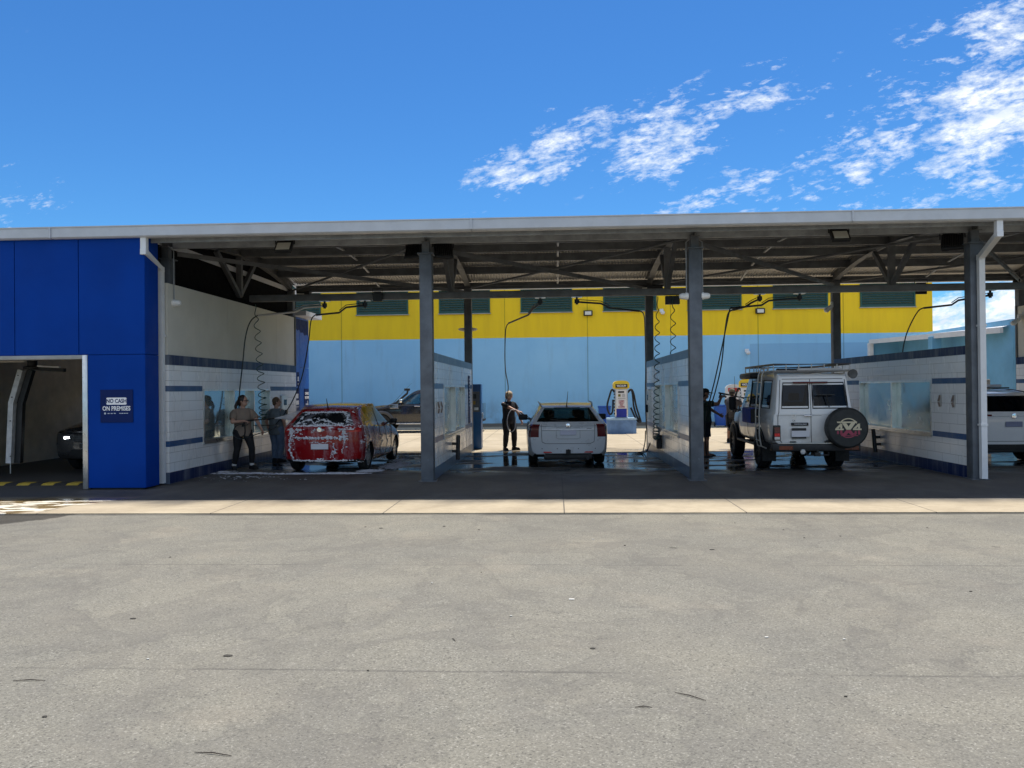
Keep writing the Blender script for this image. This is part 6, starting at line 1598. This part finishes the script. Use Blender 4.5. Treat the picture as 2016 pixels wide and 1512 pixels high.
def floor_foam():
    m = MB(); rnd = random.Random(11); FO = M('floor_foam', (.55, .57, .62), .8, 0, .15, 12., .4, 60)
    def patch(cx, cy, rx, ry, n, r):
        for _ in range(n):
            a = rnd.uniform(0, 6.283); q = math.sqrt(rnd.random()); x, y = cx+rx*q*math.cos(a), cy+ry*q*math.sin(a); s = r*rnd.uniform(.3, 1.2)*(1.25-q)
            m.ell((x, y, .002), (s*rnd.uniform(1., 2.4), s, s*rnd.uniform(.15, .5)), 8, 4)
    patch(-6.5, 16.0, .9, .16, 150, .05); patch(-5.3, 15.85, .8, .12, 170, .05); patch(-4.4, 15.9, .7, .16, 240, .055); patch(-3.9, 16.4, .3, .3, 160, .055); patch(-3.6, 17.6, .35, 1.0, 190, .05); patch(-3.75, 18.8, .25, .5, 80, .05)
    patch(-6.3, 15.3, .9, .3, 60, .022); patch(-5.6, 14.9, 1.4, .4, 50, .016); patch(-7.0, 16.3, .4, .2, 50, .04); patch(-6.15, 17.9, .22, .08, 30, .05)
    o = m.build('soap_foam', FO, None, smooth=60); o['kind'] = 'stuff'; tag(o, 'soap foam spread on the wet slab around the red hatchback', 'foam')
floor_foam()
# ------------------------------------------------------------------ yard things
def kiosk():
    t = thing('card_kiosk', 'tall blue change and card kiosk at the far end of the wall beside the wagon', 'kiosk', (-2.26, 22.3, 0))
    KB = M('kiosk_blue', (.005, .085, .27), .35, 0, .08)
    MB().rbox(-.17, .17, -.22, .22, .02, 1.83, .015).build('cabinet', KB, t, smooth=30)
    MB().rbox(-.135, .135, -.232, -.22, 1.05, 1.62, .006).build('front_panel', M('kiosk_panel', (.10, .12, .14), .4), t)
    MB().box(-.10, .04, -.238, -.232, 1.42, 1.55).build('screen', M('dark_screen', (.02, .035, .045), .12), t)
    MB().rbox(-.08, .02, -.26, -.232, 1.26, 1.36, .008).build('keypad', M('brass_keypad', (.32, .22, .05), .4, .5), t); MB().rbox(-.02, .10, -.25, -.232, 1.10, 1.18, .006).build('card_slot', ALU, t)
    MB().rbox(.17, .21, -.06, .02, .86, 1.02, .01).build('latch', ALU, t)
kiosk()
def vacuum(loc, label, rz=0., parts=True):
    t = thing('vacuum_station', label, 'vacuum', loc, rz, group='yellow topped vacuum stations')
    YV = M('vacuum_yellow', (.78, .56, .04), .35, 0, .05); PW = M('vacuum_white', (.72, .72, .72), .4, 0, .04)
    p = [(-.53, -.25), (-.42, -.36), (.42, -.36), (.53, -.25), (.53, .30), (-.53, .30)]
    m = MB(); q = [(x*1.02, y*1.02) for x, y in p]
    m.prism(p, 2, 0, .50); m.build('plinth', M('plinth_blue', (.13, .24, .44), .6, 0, .2, 3.), t); MB().prism(q, 2, .501, .57).build('plinth_top', M('pale_blue_edge', (.34, .50, .66), .55), t)
    MB().rbox(-.24, .24, -.16, .18, .57, 1.66, .02).build('column', ALU, t, smooth=30)
    for z0, z1, ma, n in ((1.25, 1.62, PW, 'control_panel'), (.93, 1.235, PW, 'notice'), (.60, .915, M('vacuum_blue', (.012, .03, .30), .35), 'lower_panel')): MB().rbox(-.19, .19, -.172, -.16, z0, z1, .004, 1).build(n, ma, t)
    MB().box(-.12, .10, -.178, -.172, 1.50, 1.56).build('display', BLACK, t); MB().rbox(-.12, -.03, -.182, -.172, 1.36, 1.45, .004).build('card_reader', M('olive_reader', (.16, .15, .03), .4), t)
    m = MB(); [m.box(.02, .14, -.176, -.172, z, z+.012) for z in (1.44, 1.41, 1.38, 1.35)]; m.box(-.13, .15, -.176, -.172, 1.29, 1.31); m.build('instructions', M('grey_print', (.2, .2, .22), .5), t)
    MARO = M('maroon_lettering', (.32, .02, .06), .5)
    for k, s in enumerate(('CARD', 'ONLY', 'NO', 'COINS')): text(s, .085, MARO, t, (0, -.175, 1.195-.072*k), FACE_CAM, bold=.003, width=.9)
    # yellow hood with rounded top
    m = MB(); m.rbox(-.30, .30, -.22, .24, 1.66, 1.86, .03); m.build('hood', YV, t, smooth=30)
    m = MB(); prof = [(-.28, 1.85), (.28, 1.85)]+[(.28*math.cos(R(a)), 1.85+.105*math.sin(R(a))**.8) for a in range(10, 171, 10)]
    m.prism(prof, 1, -.20, .22); m.build('dome', YV, t, smooth=50)
    MB().box(-.22, .22, -.226, -.2195, 1.69, 1.82).build('name_panel', BLACK, t); text('VACUUM', .10, LWHITE, t, (0, -.229, 1.755), FACE_CAM, bold=.003, width=.82)
    # hoses
    m = MB()
    for k, dx in enumerate((.0, .09)): m.tube(crom([Vector((.24, .0, 1.50)), Vector((.36+dx*.2, -.05, 1.62)), Vector((.42+dx*.5, -.05, 1.45)), Vector((.46+dx, -.05, 1.0)), Vector((.56+dx, -.06, .65)), Vector((.68+dx*.3, -.08, .42)), Vector((.55, -.12, .50)), Vector((.34, -.12, .95))], 6), .034, 10)
    m.build('hose', RUB, t, smooth=50)
    m = MB(); m.tube(crom([Vector((-.24, .0, 1.52)), Vector((-.34, -.05, 1.62)), Vector((-.44, -.05, 1.35)), Vector((-.52, -.05, 1.0)), Vector((-.44, -.07, .72)), Vector((-.33, -.06, .80)), Vector((-.30, -.06, 1.25))], 6), .034, 10)
    for k in range(8): m.rbox(-.275, -.235, -.12, -.04, .70+k*.12, .76+k*.12, .006, 1)
    m.build('hose', RUB, t, smooth=50); return t
vacuum((2.42, 29.6, 0), 'yellow topped VACUUM station on a pale blue plinth right of the silver wagon')
vacuum((6.98, 29.2, 0), 'yellow topped vacuum station mostly hidden by the off-roader', R(-25))
def red_sign():
    t = thing('promo_board', 'white round-topped board with red panel left of the hidden vacuum', 'sign', (6.60, 29.9, 0))
    MB().tube([(0, 0, 0), (0, 0, 1.2)], .03, 8).build('post', STEEL, t)
    p = [(-.30, 1.1), (.30, 1.1), (.30, 1.62)]+[(.30*math.cos(R(a)), 1.62+.16*math.sin(R(a))) for a in range(15, 166, 15)]+[(-.30, 1.62)]
    MB().prism(p, 1, -.04, .04).build('board', WHITE, t); MB().box(-.2, .2, -.046, -.041, 1.50, 1.64).build('red_panel', M('promo_red', (.5, .03, .03), .4), t)
red_sign()
def wheelie_bin(loc, rz, label):
    t = thing('wheelie_bin', label, 'bin', loc, rz, group='blue wheelie bins by the rear wall')
    BB = M('blue_bin_plastic', (.006, .085, .42), .4, 0, .08)
    v = [(-.20, -.20, .06), (.20, -.20, .06), (.20, .2, .06), (-.20, .2, .06), (-.25, -.26, .86), (.25, -.26, .86), (.25, .28, .86), (-.25, .28, .86)]
    MB().add(v, [(0, 3, 2, 1), (4, 5, 6, 7), (0, 1, 5, 4), (1, 2, 6, 5), (2, 3, 7, 6), (3, 0, 4, 7)]).build('body', BB, t)
    MB().rbox(-.275, .275, -.285, .30, .865, .93, .025).build('lid', BB, t, smooth=40); MB().rbox(-.26, .26, .30, .36, .83, .90, .02).build('handle', BB, t)
    for x in (-.22, .22): MB().lathe((x, .2, .09), (1, 0, 0), [(0, -.02), (.09, -.02), (.09, .02), (0, .02)], 16).build('wheel', BLACK, t)
wheelie_bin((2.05, 33.7, 0), 0, 'blue wheelie bin left of the VACUUM station')
wheelie_bin((6.95, 33.9, 0), 0, 'blue wheelie bin between the green shirt man and the off-roader')

# ------------------------------------------------------------------ lights and boxes under the canopy
def floodlight(loc, label, rz=0., lit=True, s=1., tilt=-38):
    t = thing('floodlight', label, 'floodlight', loc, rz, group='floodlights under the canopy')
    t.scale = (s,)*3; q = Matrix.Rotation(R(tilt), 4, 'X')
    def tf(m): m.v = [tuple(q @ Vector(p)) for p in m.v]; return m
    tf(MB().rbox(-.17, .17, -.03, .05, -.24, .05, .012)).build('housing', BLACK, t)
    m = MB()
    for k in range(9): m.box(-.15+k*.0345, -.142+k*.0345, .051, .085, -.2, .02)
    tf(m).build('cooling_fins', BLACK, t)
    if lit: tf(MB().rbox(-.135, .135, -.036, -.029, -.215, -.02, .003, 1)).build('lens', LED, t)
    tf(MB().rbox(-.15, .15, -.03, .05, .055, .12, .01)).build('driver_box', BLACK, t)
    MB().tube([(-.19, .01, -.02), (-.19, .01, .22), (.19, .01, .22), (.19, .01, -.02)], .012, 6).build('yoke', BLACK, t)
floodlight((-4.97, 14.38, 4.42), 'floodlight with pale lens under the roof edge over the red hatchback', 0, True, .93)
floodlight((5.06, 14.38, 4.42), 'floodlight with pale lens under the roof edge over the off-roader', 0, True, .93)
floodlight((-2.62, 14.85, 4.38), 'black floodlight facing away, left of the second steel column', R(160), False, 1.05, 20)
floodlight((-2.10, 14.85, 4.38), 'black floodlight facing away, right of the second steel column', R(200), False, 1.05, 20)
floodlight((7.25, 14.85, 4.36), 'black floodlight facing away beside the column with the cranked downpipe', R(150), False, 1.05, 20)
floodlight((-4.03, 17.85, 3.86), 'small black floodlight on the beam over the red hatchback', 0, False, .62, 0)
floodlight((8.55, 19.0, 3.98), 'small black floodlight under the canopy before the right-most green louvre', 0, False, .75, 0)
floodlight((11.86, 21.0, 4.36), 'black floodlight at the top of the far right wall', R(80), False, .8, 10)
for x, l in ((2.25, 'flat black floodlight on the rear column behind the coiled hoses'), (-7.0, 'flat black floodlight on the rear column at the corner of the cream wall')):
    t = thing('floodlight', l, 'floodlight', (x, 21.3, 4.34), group='floodlights under the canopy')
    MB().rbox(-.02, .62 if x > 0 else .34, -.12, .12, -.05, .06, .015).build('housing', BLACK, t); MB().box(0, .2, -.123, -.119, -.045, -.0).build('lens', LED, t)
t = thing('junction_box', 'black junction box on the beam above the coiled hoses', 'junction box', (2.70, 18.1, 3.65))
MB().rbox(-.2, .12, -.06, .06, -.09, .10, .01).build('box', BLACK, t); MB().tube([(.05, 0, .1), (.15, 0, .2), (.3, 0, .22)], .012, 6).build('cable', BLACK, t)
def bulkhead(loc, sd, label, cond_top=None):
    t = thing('bulkhead_light', label, 'wall light', loc, group='white bulkhead lights on the front columns')
    MB().lathe((0, 0, 0), (sd, 0, 0), [(.0, 0), (.062, 0), (.068, .02), (.068, .05), (.055, .055), (.058, .075), (.055, .12), (.038, .155), (.0, .168)], 20).build('globe', M('white_globe', (.75, .75, .73), .25), t, smooth=40)
    MB().tube([(sd*.03, 0, .05), (sd*.03, 0, .86), (sd*.03-sd*.0, .0, .98), (sd*-.10, .05, 1.08)], .011, 8).build('conduit', STEEL, t, smooth=50)
bulkhead((-7.13, 14.42, 3.35), 1, 'white bulkhead light at the end of its conduit on the first steel column')
bulkhead((2.415, 14.5, 3.33), -1, 'white bulkhead light on the left side of the third steel column')
bulkhead((2.645, 14.5, 3.33), 1, 'white bulkhead light on the right side of the third steel column')
def half_lamp(loc, label):
    t = thing('column_lamp', label, 'column lamp', loc, group='disc lamps on the rear columns')
    MB().lathe((0, 0, 0), (0, 0, 1), [(.0, -.05), (.12, -.05), (.24, -.02), (.27, .01), (.24, .03), (.1, .05), (0, .05)], 24).build('shade', M('grey_lamp_dish', (.30, .29, .26), .5), t, smooth=50)
    MB().box(-.02, .02, -.03, .03, .05, .2).build('stem', STEELD, t)
half_lamp((-2.40, 21.72, 3.33), 'pale disc lamp on the rear column behind the second steel column')
def hook(loc, label, sd):
    t = thing('bulkhead_light', label, 'wall light', loc)
    MB().capsule((0, 0, 0), (sd*.14, 0, -.10), .05, .07).build('globe', M('white_globe'), t, smooth=60); MB().rbox(-.03, .03, -.05, .05, -.03, .12, .01).build('base', WHITE, t)
hook((7.36, 21.5, 3.80), 'white lamp high on the left side of the rear column behind the off-roader', -1)
hook((12.0, 21.2, 3.36), 'white lamp on the edge of the far right wall', -1)

# ------------------------------------------------------------------ litter on the asphalt
def twig(a, b, label, bend=.02):
    a, b = Vector((*a, -.008)), Vector((*b, -.008)); mid = (a+b)/2+Vector((0, bend*.2, .004))
    o = MB().tube([a+Vector((0, 0, .0)), mid, b], [.0015, .003, .0015], 6).build('twig', M('dry_twig', (.035, .025, .018), .8, 0, .3, 20.), None); tag(o, label, 'twig', 'dry twigs lying on the asphalt')
twig((-1.71, 3.64), (-1.52, 3.61), 'dark twig at the bottom edge, left of centre'); twig((-3.21, 4.51), (-3.02, 4.52), 'dark twig at the left edge of the asphalt')
twig((.64, 4.44), (.79, 4.33), 'slanting dark twig right of centre, longest of three'); twig((.40, 4.23), (.49, 4.23), 'short level twig just left of the slanting one'); twig((-.72, 5.36), (-.69, 5.30), 'tiny dark twig near the middle of the asphalt')
def chips():
    rnd = random.Random(5); m = MB(); d = MB()
    for (x, y), r in (((.11, 6.37), .022), ((-1.1, 6.9), .008), ((.4, 8.9), .010), ((1.4, 5.43), .012), ((1.9, 5.4), .008), ((-.35, 5.9), .009), ((-2.6, 4.9), .008)):
        m.rbox(x-r, x+r, y-r*.5, y+r*.5, -.010, -.004, .001, 1)
    for _ in range(26):
        x, y = rnd.uniform(-4, 5), rnd.uniform(3.6, 10); r = rnd.uniform(.006, .018); d.ell((x, y, -.008), (r*rnd.uniform(1, 2), r, .004), 7, 4)
    o = m.build('paper_scraps', M('pale_scrap', (.62, .60, .55), .7), None); o['kind'] = 'stuff'; tag(o, 'small pale scraps scattered on the asphalt', 'litter')
    o = d.build('leaf_litter', M('dark_leaf', (.05, .045, .035), .8), None); o['kind'] = 'stuff'; tag(o, 'small dark leaf bits scattered on the asphalt', 'litter')
chips()

bpy.data.scenes.remove(SCRATCH)
